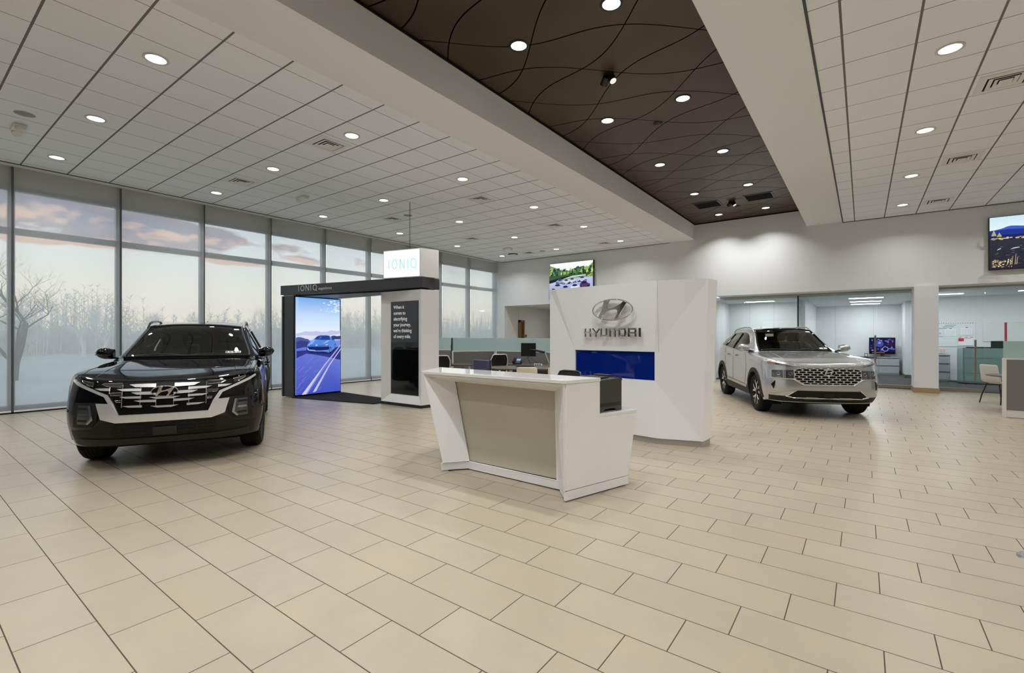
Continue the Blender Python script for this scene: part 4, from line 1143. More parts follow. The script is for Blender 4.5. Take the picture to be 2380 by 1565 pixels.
poster('landscape_poster', 'backlit poster of blue hills and dark rocks at the right edge of the back wall', 2.49, 5.2, 3.10, 4.39, paint_hills, 1.0)
# ---------------------------------------------------------------- chairs
def task_chair(name, label, loc, rotz, frame, fabric, group=None):
    """swivel chair: front is +Y, back panel at -Y"""
    t_ = thing(name, label, 'office chair', loc, rotz, group)
    MB().prism([(-.23, -.2, .44), (.23, -.2, .44), (.25, .1, .44), (.2, .26, .43), (-.2, .26, .43), (-.25, .1, .44)], (0, 0, .055)).build('seat', fabric, t_, bevel=0.02, seg=3)
    bk_ = MB(); W = 9; rows = []
    for j in range(9):
        v = j / 8; z = .56 + .44 * v
        wd = .215 * (1 - .25 * max(0, v - .75) / .25) * (1 - .12 * (1 - v))
        rows.append([( (i / (W - 1) * 2 - 1) * wd, -.24 - .07 * v * v + .03 * (i / (W - 1) * 2 - 1) ** 2, z) for i in range(W)])
    front = [[bk_.bm.verts.new(p) for p in r] for r in rows]; back = [[bk_.bm.verts.new((p[0], p[1] - .03, p[2])) for p in r] for r in rows]
    for j in range(8):
        for i in range(W - 1):
            bk_.bm.faces.new((front[j][i], front[j][i + 1], front[j + 1][i + 1], front[j + 1][i])); bk_.bm.faces.new((back[j][i], back[j + 1][i], back[j + 1][i + 1], back[j][i + 1]))
        for i in (0, W - 1): bk_.bm.faces.new((front[j][i], front[j + 1][i], back[j + 1][i], back[j][i]))
    for i in range(W - 1):
        for j in (0, 8): bk_.bm.faces.new((front[j][i], back[j][i], back[j][i + 1], front[j][i + 1]))
    bk_.build('backrest', fabric, t_, smooth=50)
    outline = [(r[0][0] - .012, r[0][1] - .015, r[0][2]) for r in rows] + [(r[-1][0] + .012, r[-1][1] - .015, r[-1][2]) for r in rows[::-1]]
    top = [(p[0] * 1.0, p[1] - .015, p[2] + .012) for p in rows[-1]]
    pts = outline[:9] + top[1:-1] + outline[9:]
    MB().tube(pts, .013, 8).build('back_frame', frame, t_, smooth=60)
    MB().tube([(0, -.29, .62), (0, -.28, .45), (0, -.1, .40), (0, 0, .41)], .022, 8).build('back_bracket', frame, t_, smooth=60)
    MB().cyl((0, 0, .1), (0, 0, .43), .03).build('gas_column', M['black'], t_, smooth=40)
    st = MB()
    for k in range(5):
        a = 2 * PI * k / 5
        st.tube([(0, 0, .11), (.15 * math.cos(a), .15 * math.sin(a), .10), (.29 * math.cos(a), .29 * math.sin(a), .075)], [.028, .022, .016], 8)
    base = st.build('star_base', M['black'], t_, smooth=60)
    for k in range(5):
        a = 2 * PI * k / 5
        MB().cyl((.29 * math.cos(a) - .02 * math.sin(a), .29 * math.sin(a) + .02 * math.cos(a), .03), (.29 * math.cos(a) + .02 * math.sin(a), .29 * math.sin(a) - .02 * math.cos(a), .03), .03, n=14).build('caster', M['black'], base, smooth=40)
    for sx in (-1, 1):
        MB().tube([(sx * .25, -.05, .45), (sx * .29, -.05, .55), (sx * .29, .0, .645), (sx * .28, .12, .65)], .014, 8).build('armrest', M['black'], t_, smooth=60)
    return t_
def side_chair(name, label, loc, rotz, shell, group=None):
    t_ = thing(name, label, 'chair', loc, rotz, group)
    sh = MB(); rows = []
    prof = [(.24, .455), (.12, .44), (-.05, .435), (-.17, .45), (-.22, .50), (-.245, .60), (-.27, .70), (-.285, .80), (-.29, .86)]
    for (y, z) in prof:
        wd = .225 if z < .5 else .225 - .05 * (z - .5)
        rows.append([(x * wd, y + (.025 * x * x if z > .5 else 0), z + (0.02 * x * x if z < .5 else 0)) for x in (-1, -.6, 0, .6, 1)])
    A = [[sh.bm.verts.new(p) for p in r] for r in rows]
    for j in range(len(A) - 1):
        for i in range(4): sh.bm.faces.new((A[j][i], A[j][i + 1], A[j + 1][i + 1], A[j + 1][i]))
    so = sh.build('shell', shell, t_, smooth=60)
    md = so.modifiers.new('thickness', 'SOLIDIFY'); md.thickness = .014; md.offset = 0
    md = so.modifiers.new('smooth', 'SUBSURF'); md.levels = 1; md.render_levels = 1
    MB().prism([(-.2, -.16, .455), (.2, -.16, .455), (.19, .22, .465), (-.19, .22, .465)], (0, 0, .022)).build('seat_pad', M['seatfabric'], t_, bevel=.008)
    for sx, sy in ((-1, 1), (1, 1), (-1, -1), (1, -1)):
        MB().tube([(sx * .17, sy * .13, .44), (sx * .21, sy * .2, .2), (sx * .235, sy * .235, .0)], [.014, .012, .011], 10).build('leg', M['steel'] if shell is M['cream'] else M['black'], t_, smooth=60)
    return t_

task_chair('task_chair', 'black office chair with a white back frame at the dark desk by the partition corner', (-7.66, 9.62, 0), math.radians(56), M['white'], M['seatfabric'])
task_chair('task_chair.001', 'black office chair with pale frame just right of the white arch column', (-8.28, 8.26, 0), math.radians(40), M['white'], M['seatfabric'])
task_chair('task_chair.002', 'black chair whose back top shows above the reception desk right of centre', (-3.2, 5.25, 0), math.radians(170), M['black'], M['seatfabric'])
side_chair('side_chair', 'cream plastic chair at the dark desk, left of the two beside the feature wall', (-5.55, 7.98, 0), math.radians(35), M['cream'], 'cream chairs at the dark desk')
side_chair('side_chair.001', 'cream plastic chair half hidden by the left edge of the feature wall', (-5.02, 8.36, 0), math.radians(30), M['cream'], 'cream chairs at the dark desk')
whs = principled('white_shell', srgb(222, 220, 212), 0.4)
side_chair('side_chair.002', 'white shell chair with black seat and dark legs beside the grey right-hand partition', (2.42, 14.62, 0), math.radians(-55), whs)

# ---------------------------------------------------------------- workstation at the back left
def partition(name, label, a, b, z_panel=1.06, z_glass=1.425, end='a', glass_inset=0.0):
    ax, ay = a; bx_, by = b; L = math.hypot(bx_ - ax, by - ay)
    t_ = thing(name, label, 'partition', (ax, ay, 0), math.atan2(by - ay, bx_ - ax))
    MB().box(.04, L - .02, -.03, .03, .13, z_panel - .02).build('fabric_panel', M['greyfabric'], t_)
    MB().box(.04, L, -.034, .034, z_panel - .02, z_panel).box(.04, L, -.034, .034, .12, .135).build('trim_rail', M['lattice'], t_)
    MB().box(.03, L, -.03, .03, 0.012, .12).build('base_raceway', M['lattice'], t_)
    MB().box(0, .045, -.04, .04, 0.0, z_panel + .004).build('end_post', M['lattice'], t_, bevel=.004)
    MB().box(glass_inset + .01, L - .01, -.006, .006, z_panel, z_glass).build('frosted_screen', M['frosted'], t_)
    return t_
partition('low_partition', 'grey fabric partition with frosted screen and white end post beside the arch column', (-9.09, 9.44), (-8.5, 10.58))
partition('low_partition.001', 'grey fabric partition with frosted screen running behind the dark desk', (-8.46, 10.63), (-5.4, 10.66))
partition('low_partition.002', 'frosted-top partition farther back, seen between arch column and nearer partition', (-10.95, 10.30), (-9.6, 10.96))
partition('low_partition.003', 'grey partition with frosted screen at the right edge of the photo', (2.05, 12.26), (4.8, 12.32), 1.075, 1.39)
# desk: rounded peninsula plus return along the partition
dk = thing('desk', 'dark wood desk with a rounded end in front of the frosted partition', 'desk', (-6.4, 9.5, 0))
ang = math.atan2(.6, .8); pts = []
c0 = Vector((-6.72, 8.98)); c1 = Vector((-5.55, 9.86)); n_ = Vector((-.6, .8)) * .60
for k in range(15):
    a = ang + PI / 2 + PI * k / 14
    pts.append((c0.x + .60 * math.cos(a), c0.y + .60 * math.sin(a)))
pts += [(c1.x - n_.x, c1.y - n_.y), (c1.x + n_.x, c1.y + n_.y)]
MB().plan([(x + 6.4, y - 9.5) for x, y in pts], .712, .742).build('desk_top', M['walnut'], dk, bevel=.004)
MB().box(-1.95, 1.0, .38, 1.08, .71, .74).build('return_top', M['walnut'], dk, bevel=.004)
MB().cyl((-.32, -.5, 0.02), (-.32, -.5, .712), .05).build('leg', M['satin'], dk, smooth=40)
MB().cyl((-.32, -.5, 0), (-.32, -.5, .02), .24).build('leg_foot', M['satin'], dk, smooth=40)
MB().box(.55, .95, .5, 1.0, 0, .71).build('pedestal', M['lattice'], dk, bevel=.004)
MB().box(-1.95, -1.9, .4, 1.05, 0, .71).build('leg', M['lattice'], dk)
# desk phone
ph = thing('desk_phone', 'black desk phone with a lit blue display on the dark desk', 'telephone', (-7.28, 10.02, .743), math.radians(18))
MB().prism([(-.10, -.09, 0), (-.10, .09, 0), (-.10, .11, .13), (-.10, .085, .14), (-.10, -.09, .025)], (.20, 0, 0)).build('base', M['black'], ph, bevel=.006)
sl_ = Matrix.Rotation(math.atan2(.115, .175), 4, 'X')
def on_slope(m_, bx_): 
    mb = MB().box(*bx_); bmesh.ops.transform(mb.bm, matrix=Matrix.Translation((0, -.09, .027)) @ sl_, verts=mb.bm.verts); return mb
on_slope(None, (-.02, .085, .12, .19, 0, .006)).build('display', glow('phone_display', srgb(150, 196, 240), 0.9), ph)
on_slope(None, (-.02, .085, .02, .105, 0, .006)).build('keypad', M['charcoal'], ph)
on_slope(None, (-.105, -.045, -.01, .20, .012, .05)).build('handset', M['gloss_black'], ph, bevel=.014, seg=3)
tag(MB().tube([(-7.17, 10.03, .76), (-7.05, 10.03, .86), (-6.9, 10.02, .95), (-6.75, 10.02, .86), (-6.62, 10.02, .765), (-6.5, 10.05, .80)], .006, 6).build('phone_cable', M['black'], smooth=60), 'black cable looping from the desk phone toward the power strip', 'cable')
# monitor on arm
mn = thing('arm_monitor', 'black monitor on a jointed desk arm above the dark desk', 'monitor', (-6.30, 10.02, .742))
a_ = MB().box(-.19, .19, -.018, .018, -.17, .17); bmesh.ops.transform(a_.bm, matrix=Matrix.Translation((-.55, -.10, .39)) @ Matrix.Rotation(math.radians(28), 4, 'Z'), verts=a_.bm.verts)
sc = a_.build('screen', principled('monitor_black', srgb(22, 26, 27), 0.25), mn, bevel=.006)
MB().tube([(-.52, -.08, .39), (-.35, -.03, .37), (-.12, 0, .33)], .028, 10).build('upper_arm', M['black'], mn, smooth=60)
MB().tube([(-.12, 0, .33), (-.06, 0, .2), (0, 0, .06)], .02, 10).build('lower_arm', M['satin'], mn, smooth=60)
MB().cyl((0, 0, .018), (0, 0, .1), .022).cyl((0, 0, 0), (0, 0, .018), .06).build('clamp_base', M['satin'], mn, smooth=40)
tag(MB().tube([(-6.93, 9.97, .95), (-6.90, 10.0, .85), (-6.86, 10.04, .75)], .005, 6).build('monitor_cable', M['black'], smooth=60), 'thin black cable hanging below the arm monitor', 'cable')
ps = thing('power_strip', 'small white multi-socket power strip on the dark desk', 'power strip', (-6.46, 9.78, .742), math.radians(20))
MB().box(-.10, .10, -.03, .03, 0, .05).build('housing', M['white'], ps, bevel=.006)
so_ = MB()
for k in range(3): so_.box(-.075 + k * .055, -.04 + k * .055, -.0315, -.029, .012, .038)
so_.build('sockets', M['charcoal'], ps)
kb = thing('keyboard', 'flat black keyboard lying near the edge of the dark desk', 'keyboard', (-6.55, 9.35, .742), math.radians(38))
MB().box(-.22, .22, -.07, .07, 0, .018).build('case', M['black'], kb, bevel=.004)
ky = MB()
for r in range(5):
    for k in range(14): ky.box(-.21 + k * .03, -.185 + k * .03, -.06 + r * .025, -.04 + r * .025, .018, .023)
ky.build('keys', M['charcoal'], kb)
md2 = thing('computer_monitor.001', 'black monitor edge sticking up between the arch column and the frosted partition', 'monitor', (-8.40, 8.74, 1.06), math.radians(129))
MB().box(-.14, .14, -.012, .012, .05, .37).build('screen', M['black'], md2, bevel=.004)
MB().box(-.02, .02, .01, .03, -.32, .2).build('stand_neck', M['black'], md2)
MB().box(-.1, .1, -.07, .09, -.325, -.312).build('stand_foot', M['black'], md2)
dk2 = thing('desk.001', 'dark wood desk mostly hidden behind the white arch column', 'desk', (-8.75, 8.95, 0), math.radians(52))
MB().box(-.75, .6, -.3, .45, .705, .735).build('desk_top', M['walnut'], dk2, bevel=.004)
for x in (-.7, .5): MB().box(x, x + .05, -.25, .4, 0, .705).build('leg', M['lattice'], dk2)

# ---------------------------------------------------------------- right-hand table
tb = thing('round_table', 'small round dark-edged table partly hidden behind the right-hand partition', 'table', (2.52, 13.35, 0))
MB().lathe([(.001, .685), (.51, .685), (.53, .695), (.53, .705), (.001, .705)], 40).build('table_top', M['walnut'], tb, smooth=40)
MB().cyl((0, 0, .02), (0, 0, .685), .04).build('pedestal', M['black'], tb, smooth=40)
MB().cyl((0, 0, 0), (0, 0, .02), .28).build('foot', M['black'], tb, smooth=40)
fo_ = tag(MB().lathe([(.001, .012), (.1, .012), (.13, .006), (.135, 0), (.001, 0)], 36).build('floor_outlet', M['steel'], loc=(.97, 4.60, 0), smooth=40), 'round metal floor outlet cover at the right edge of the floor', 'floor outlet')

# ---------------------------------------------------------------- office contents
def file_cabinet(name, label, x0, x1, y, z1, rows, cols):
    t_ = thing(name, label, 'file cabinet', ((x0 + x1) / 2, y, 0))
    hx = (x1 - x0) / 2
    MB().box(-hx, hx, 0, .46, .02, z1).build('body', M['filegrey'], t_, bevel=.003)
    MB().box(-hx - .01, hx + .01, -.02, .46, z1, z1 + .02).build('top', M['filegrey'], t_)
    for r in range(rows):
        for k in range(cols):
            a, b = -hx + 2 * hx * k / cols + .008, -hx + 2 * hx * (k + 1) / cols - .008; c_, d_ = .07 + (z1 - .08) * r / rows + .006, .07 + (z1 - .08) * (r + 1) / rows - .008
            dr_ = MB().box(a, b, -.02, 0, c_, d_).build('drawer', M['filegrey'], t_, bevel=.003)
            MB().box(a, b, -.026, -.018, d_ - .012, d_ + .004).build('pull_edge', M['charcoal'], dr_)
    return t_
file_cabinet('file_cabinet', 'low grey drawer cabinet under the screen in the middle office', -.72, 1.1, 22.75, .66, 2, 3)
file_cabinet('file_cabinet.001', 'grey three-drawer file cabinet in the right office just beside the pillar', 1.62, 2.25, 20.5, .86, 3, 1)
tv = thing('television', 'flat screen showing a blue and violet engine scene in the middle office', 'television', (.60, 23.1, .68))
MB().box(-.40, .40, -.03, .03, .10, .74).build('screen_frame', M['gloss_black'], tv, bevel=.006)
MB().box(-.25, .25, -.1, .08, 0.0, .02).build('stand_foot', M['black'], tv); MB().box(-.05, .05, 0, .03, .02, .2).build('stand_neck', M['black'], tv)
p_ = Pic((-.38, -.0305, .12), (.76, 0, 0), (0, 0, .60), (0, -1, 0)); r = random.Random(6)
p_.rect(0, 1, 0, 1, srgb(28, 28, 66))
for i in range(70):
    p_.blob(r.uniform(.06, .94), r.uniform(.14, .93), r.uniform(.015, .06), r.uniform(.02, .07), srgb(*r.choice(((70, 70, 150), (110, 110, 200), (40, 38, 96), (150, 150, 225), (30, 24, 60), (96, 60, 120)))), 9, .4, r)
p_.blob(.40, .62, .17, .2, srgb(74, 78, 168), 14, .1, r); p_.blob(.40, .70, .06, .09, srgb(140, 146, 226), 12, .2, r); p_.blob(.84, .66, .10, .12, srgb(70, 24, 56), 10, .2, r)
p_.blob(.63, .30, .12, .16, srgb(160, 164, 240), 16); p_.blob(.63, .30, .095, .125, srgb(26, 26, 60), 16); p_.shape([(.74, .36), (1, .32), (1, .27), (.74, .31)], srgb(120, 130, 230))
p_.rect(0, 1, 0, .13, srgb(16, 12, 18)); p_.rect(.1, .6, .04, .09, srgb(150, 96, 60))
p_.build('screen_image', picture_material('engine_scene', 1.0), tv)
od = thing('office_desk', 'dark-topped office desk behind the silver car in the middle office', 'desk', (-.35, 21.2, 0))
MB().box(-.9, .75, -.35, .35, .705, .735).build('desk_top', M['black'], od, bevel=.003)
for x in (-.85, .68): MB().box(x, x + .04, -.3, .3, 0, .705).build('leg', M['satin'], od)
tag(MB().box(-.14, .14, -.1, .1, 0, .07).build('paper_stack', M['paper'], loc=(-.32, 21.1, .735)), 'white paper stack on the dark office desk', 'papers')
pf = tag(MB().box(-.05, .05, -.01, .01, 0, .13).build('photo_frame', M['black'], loc=(.10, 21.1, .735)), 'small black and white framed card on the dark office desk', 'picture frame')
MB().box(-.035, .035, -.0115, -.0095, .02, .11).build('card', M['paper'], pf)
def wall_board(name, label, x0, x1, z0, z1, paint):
    t_ = thing(name, label, 'wall planner', ((x0 + x1) / 2, 21.2, (z0 + z1) / 2)); hx, hz = (x1 - x0) / 2, (z1 - z0) / 2
    MB().box(-hx, hx, -.02, 0, -hz, hz).build('frame', M['lattice'], t_, bevel=.003)
    q = Pic((-hx + .01, -.0205, -hz + .01), (2 * hx - .02, 0, 0), (0, 0, 2 * hz - .02), (0, -1, 0)); paint(q)
    q.build('board_print', picture_material(name + '_print', 1, True), t_)
def plan_a(q):
    r = random.Random(2); q.rect(0, 1, 0, 1, srgb(232, 236, 238))
    for k in range(20): q.rect(.03 + k * .048, .055 + k * .048, .955, .972, srgb(70, 72, 80))
    for k in range(9): q.rect(0, .98, .10 + k * .10, .104 + k * .10, srgb(200, 205, 210))
    for u0, u1, v, cc in ((.40, .62, .875, (130, 160, 190)), (.36, .58, .81, (120, 140, 165)), (.20, .44, .74, (120, 140, 165)), (0, .16, .60, (150, 155, 165)), (.10, .32, .53, (90, 100, 115)), (0, .36, .40, (140, 160, 190))): q.rect(u0, u1, v, v + .016, srgb(*cc))
    for u0, v0 in ((.40, .43), (.72, .47)):
        q.rect(u0, u0 + .22, v0, v0 + .3, srgb(244, 244, 248)); q.rect(u0 + .09, u0 + .14, v0 + .3, v0 + .32, srgb(20, 20, 24))
        for k in range(6): q.rect(u0 + .03 + k * .03, u0 + .034 + k * .03, v0 + .03, v0 + .27, srgb(190, 190, 205))
    q.rect(.67, .96, .04, .36, srgb(246, 244, 246)); q.rect(.67, .78, .21, .34, srgb(196, 40, 80)); q.rect(.78, .92, .33, .345, srgb(214, 90, 120))
    for u0 in (.68, .80, .90): q.rect(u0, u0 + .05, .37, .385, srgb(20, 20, 24))
def plan_b(q):
    q.rect(0, 1, 0, 1, srgb(226, 228, 230)); q.rect(.165, .185, 0, .98, srgb(176, 40, 60))
    for k in range(9): q.rect(0, 1, .08 + k * .1, .083 + k * .1, srgb(190, 195, 200))
    q.rect(.05, .09, .965, .975, srgb(196, 186, 120)); q.rect(.24, .5, .965, .98, srgb(186, 190, 150)); q.rect(.32, .38, .945, .965, srgb(206, 130, 70)); q.rect(.55, .95, .965, .98, srgb(196, 196, 140))
wall_board('wall_planner', 'white planner board with sheets and a red card on the right office wall', 1.7, 2.93, 1.13, 1.94, plan_a)
wall_board('wall_planner.001', 'white planner board with a red vertical strip on the right office wall', 3.1, 6.0, 1.3, 1.93, plan_b)
cp = tag(MB().box(0, .5, 0, .02, 0, .17).build('card_row', M['paper'], loc=(1.70, 21.15, .90)), 'row of small cards leaning on the file cabinet top in the right office', 'cards')
ck = MB()
for k in range(7): ck.box(.02 + k * .07, .075 + k * .07, -.002, 0, .03, .15)
ck.build('card_print', principled('card_pink', srgb(226, 196, 196), .8), cp)
co = thing('glass_counter', 'green-glass fronted counter with a black top in the right office', 'counter', (3.2, 19.9, 0))
MB().plan([(-.80, .10), (-.72, -.06), (1.9, -.06), (1.9, .5), (-.80, .5)], .05, 1.12).build('body', principled('counter_grey', srgb(150, 164, 164), .4), co)
gp = principled('back_painted_green_glass', srgb(146, 172, 170), .06, spec=.6)
for z0, z1 in ((.10, .34), (.35, .80), (.81, 1.12)): MB().box(-.70, 1.88, -.075, -.061, z0, z1).build('glass_front', gp, co)
MB().prism([(-.815, .10, .08), (-.735, -.06, .08), (-.735, -.06, 1.12), (-.815, .10, 1.12)], (.01, .006, 0)).build('glass_end', gp, co)
MB().box(-.68, 1.88, -.05, .5, 0, .05).build('toe_kick', M['blackmatte'], co)
MB().box(-.66, 1.9, -.08, .16, 1.12, 1.15).box(-.1, 1.0, .1, .14, 1.15, 1.33).build('black_top', M['gloss_black'], co, bevel=.003)
# ---------------------------------------------------------------- cars
class Hull:
    """car skin: a hand-laid quad cage (front face, flanks, top, rear face), mirrored and subdivided, cut into zones"""
    def __init__(self, stations, front, rear, zone_of, crease=()):
        self.bm = bmesh.new(); bm = self.bm
        def V(p): return bm.verts.new(p)
        n = len(stations)
        self.faces = []
        zl = {}
        def zid(z): return zl.setdefault(z, len(zl))
        for sgn in (1, -1):
            top = [[V((x, y * sgn, z)) for x, y, z in st[0]] for st in stations]
            low = [[V((x, y * sgn, z)) for x, y, z in st[1]] for st in stations]
            fr = [[V((x, y * sgn, z)) for x, y, z in c_] for c_ in front]; re_ = [[V((x, y * sgn, z)) for x, y, z in c_] for c_ in rear]
            def quad(a, b, c_, d, z):
                q = (a, b, c_, d) if sgn > 0 else (d, c_, b, a)
                f = bm.faces.new(q); f.material_index = zid(z)
            for i in range(n - 1):
                for k in range(4): quad(top[i][k], top[i][k + 1], top[i + 1][k + 1], top[i + 1][k], zone_of(i, k))
                L = [top[i][4]] + low[i]; R = [top[i + 1][4]] + low[i + 1]
                for r in range(len(L) - 1): quad(L[r], L[r + 1], R[r + 1], R[r], 'body')
            for cols, st, flip in ((fr, 0, False), (re_, n - 1, True)):
                C_ = [[top[st][k]] + cols[k] for k in range(4)] + [[top[st][4]] + low[st]]
                for k in range(4):
                    for r in range(len(C_[0]) - 1):
                        q = (C_[k][r], C_[k][r + 1], C_[k + 1][r + 1], C_[k + 1][r])
                        quad(*(q[::-1] if flip else q), 'body')
        bmesh.ops.remove_doubles(bm, verts=bm.verts, dist=1e-4)
        bmesh.ops.recalc_face_normals(bm, faces=bm.faces)
        me = bpy.data.meshes.new('cage'); bm.to_mesh(me)
        # creases
        attr = me.attributes.new('crease_edge', 'FLOAT', 'EDGE')
        for e in me.edges:
            a, b = me.vertices[e.vertices[0]].co, me.vertices[e.vertices[1]].co
            for test, val in crease:
                if test(a, b): attr.data[e.index].value = val
        for z in zl: me.materials.append(None)
        tmp = bpy.data.objects.new('cage', me); C.objects.link(tmp)
        md = tmp.modifiers.new('s', 'SUBSURF'); md.levels = 3; md.render_levels = 3
        goal = [v.co.copy() for v in me.vertices]
        for it in range(3):            # pull the cage so that the smooth skin passes through the drawn points
            bpy.context.view_layer.update()
            ev = tmp.evaluated_get(bpy.context.evaluated_depsgraph_get()); em_ = ev.to_mesh()
            got = [em_.vertices[i].co.copy() for i in range(len(goal))]
            ev.to_mesh_clear()
            for v, g_, q_ in zip(me.vertices, goal, got): v.co += (g_ - q_) * .85
            me.update()
        bpy.context.view_layer.update()
        dg = bpy.context.evaluated_depsgraph_get()
        me2 = bpy.data.meshes.new_from_object(tmp.evaluated_get(dg))
        bpy.data.objects.remove(tmp)
        self.fine = bmesh.new(); self.fine.from_mesh(me2)
        bpy.data.meshes.remove(me); bpy.data.meshes.remove(me2)
        self.zl = zl
        self.fine.faces.ensure_lookup_table()
        self.bvh = BVHTree.FromBMesh(self.fine)
    DIRS = {'front': Vector((1, 0, 0)), 'left': Vector((0, 1, 0)), 'right': Vector((0, -1, 0)), 'top': Vector((0, 0, 1)), 'rear': Vector((-1, 0, 0))}
    def hit(self, view, u, v):
        if view == 'front': o = Vector((6, u, v)); g = Vector((2.2, u, v))
        elif view == 'rear': o = Vector((-6, u, v)); g = Vector((-2.3, u, v))
        elif view in ('left', 'right'):
            s = 1 if view == 'left' else -1
            o = Vector((u, 4 * s, v)); g = Vector((u, .9 * s, v))
        else: o = Vector((u, v, 5)); g = Vector((u, v, 1.1))
        d = -self.DIRS[view]
        p, nn, i, ds = self.bvh.ray_cast(o, d)
        if p is None or ((g - p).length > 1.2 and view != 'top' and view != 'front'): p = self.bvh.find_nearest(g)[0]
        return p
    def patch(self, view, poly, off0, off1, name, mat, parent, res=0.05, smooth=40):
        bm = bmesh.new()
        bm.faces.new([bm.verts.new((u, v, 0)) for u, v in poly])
        bmesh.ops.triangulate(bm, faces=bm.faces)
        for it in range(7):
            long_ = [e for e in bm.edges if e.calc_length() > res]
            if not long_: break
            bmesh.ops.subdivide_edges(bm, edges=long_, cuts=1)
            bmesh.ops.triangulate(bm, faces=[f for f in bm.faces if len(f.verts) > 3])
        n = self.DIRS[view]
        base = {}
        for v in bm.verts: base[v] = self.hit(view, v.co.x, v.co.y)
        bnd = [e for e in bm.edges if len(e.link_faces) == 1]
        lowv = {}
        for v in list(base):
            v.co = base[v] + n * off1
        for e in bnd:
            for v in e.verts:
                if v not in lowv: lowv[v] = bm.verts.new(base[v] + n * off0)
            a, b = e.verts
            bm.faces.new((a, b, lowv[b], lowv[a]))
        bmesh.ops.recalc_face_normals(bm, faces=bm.faces)
        # make the outside face outward
        s = sum((f.normal.dot(n) * f.calc_area() for f in bm.faces))
        if s < 0: bmesh.ops.reverse_faces(bm, faces=bm.faces)
        me = bpy.data.meshes.new(name); bm.to_mesh(me); bm.free()
        return finish(me, name, mat, parent, smooth=smooth)
    def pair(self, view, poly, off0, off1, name, mat, parent, res=0.05):
        """same part on both halves"""
        out = []
        if view == 'front':
            out.append(self.patch(view, poly, off0, off1, name, mat, parent, res))
            out.append(self.patch(view, [(-u, v) for u, v in poly], off0, off1, name, mat, parent, res))
        else:
            out.append(self.patch('left', poly, off0, off1, name, mat, parent, res)); out.append(self.patch('right', poly, off0, off1, name, mat, parent, res))
        return out
    def path(self, view, pts, off=0.0, step=0.04, closed=False):
        q = []
        P = pts + ([pts[0]] if closed else [])
        for a, b in zip(P[:-1], P[1:]):
            L = math.hypot(b[0] - a[0], b[1] - a[1]); m_ = max(1, int(L / step))
            for i in range(m_): q.append((a[0] + (b[0] - a[0]) * i / m_, a[1] + (b[1] - a[1]) * i / m_))
        if not closed: q.append(P[-1])
        return [self.hit(view, *p) + self.DIRS[view] * off for p in q]
    def line(self, view, pts, r, name, mat, parent, off=0.0, closed=False, n=6):
        return MB().tube(self.path(view, pts, off, closed=closed), r, n, closed).build(name, mat, parent, smooth=60)
    def cut_arches(self, centres, R):
        bm = self.fine
        for cx, cz in centres:
            for v in bm.verts:
                if abs(v.co.y) < .6: continue
                d = math.hypot(v.co.x - cx, v.co.z - cz)
                if abs(d - R) < .03 and d > 1e-4:
                    k = R / d; v.co.x = cx + (v.co.x - cx) * k; v.co.z = cz + (v.co.z - cz) * k
            dead = [f for f in bm.faces if abs(f.calc_center_median().y) > .55 and math.hypot(f.calc_center_median().x - cx, f.calc_center_median().z - cz) < R - .004]
            bmesh.ops.delete(bm, geom=dead, context='FACES')
    def zone_mesh(self, zone, name, mat, parent, test=None, smooth=50):
        bm = self.fine.copy(); i = self.zl[zone]
        dead = [f for f in bm.faces if f.material_index != i or (test and not test(f.calc_center_median()))]
        bmesh.ops.delete(bm, geom=dead, context='FACES')
        for f in bm.faces: f.material_index = 0
        bm2 = bm
        loops = []
        be = [e for e in bm2.edges if len(e.link_faces) == 1]
        left = set(be)
        while left:
            e = left.pop(); a, b = e.verts; lp = [a.co.copy(), b.co.copy()]; cur = b; start = a
            while cur is not start:
                nx = [x for x in cur.link_edges if x in left]
                if not nx: break
                e = nx[0]; left.discard(e); cur = e.other_vert(cur); lp.append(cur.co.copy())
            loops.append(lp[:-1] if (lp[0] - lp[-1]).length < 1e-5 else lp)
        me = bpy.data.meshes.new(name); bm.to_mesh(me); bm.free()
        return finish(me, name, mat, parent, smooth=smooth), loops
    def arch_trim(self, cx, cz, R, wd, view, mat, parent, a0=-6, a1=186, off=0.014):
        m_ = MB(); n = self.DIRS[view]; rows = []
        N = 40
        for i in range(N + 1):
            a = math.radians(a0 + (a1 - a0) * i / N)
            rows.append([])
            for r, o in ((R - .01, -.05), (R - .008, off), (R + wd * .5, off + .004), (R + wd, off), (R + wd + .002, -.01)):
                x, z = cx + r * math.cos(a), max(.2, cz + r * math.sin(a))
                p = self.hit(view, x, z)
                y = p.y
                rows[-1].append(m_.bm.verts.new((x, y + n.y * o, z)))
        for i in range(N):
            for k in range(4): m_.bm.faces.new((rows[i][k], rows[i][k + 1], rows[i + 1][k + 1], rows[i + 1][k]))
        return m_.build('wheel_arch_trim', mat, parent, smooth=50)

M['silverpaint'] = principled('silver_metallic_paint', srgb(186, 187, 188), 0.27, 0.75, coat=1.0)
M['blackpaint'] = principled('black_clearcoat_paint', srgb(6, 6, 8), 0.6, 0.0, spec=0.0, coat=1.0)
M['clad'] = principled('charcoal_cladding', srgb(27, 26, 25), 0.55, spec=0.3)
M['grillblack'] = principled('grille_black', srgb(6, 6, 7), 0.35, spec=0.25)
M['lampdark'] = principled('smoked_lamp_lens', srgb(62, 64, 68), 0.08, spec=0.6, coat=0.6)
M['lampsilver'] = principled('lamp_reflector', srgb(170, 172, 176), 0.15, 0.9)
M['amber'] = principled('amber_reflector', srgb(214, 98, 40), 0.2)
M['interior'] = principled('black_interior', srgb(34, 34, 35), 0.7)
M['seat'] = principled('dark_seat_cloth', srgb(54, 54, 56), 0.8)
M['windshield'] = pane('windshield_glass', (0.62, 0.67, 0.65), 1.0, ior=1.5)
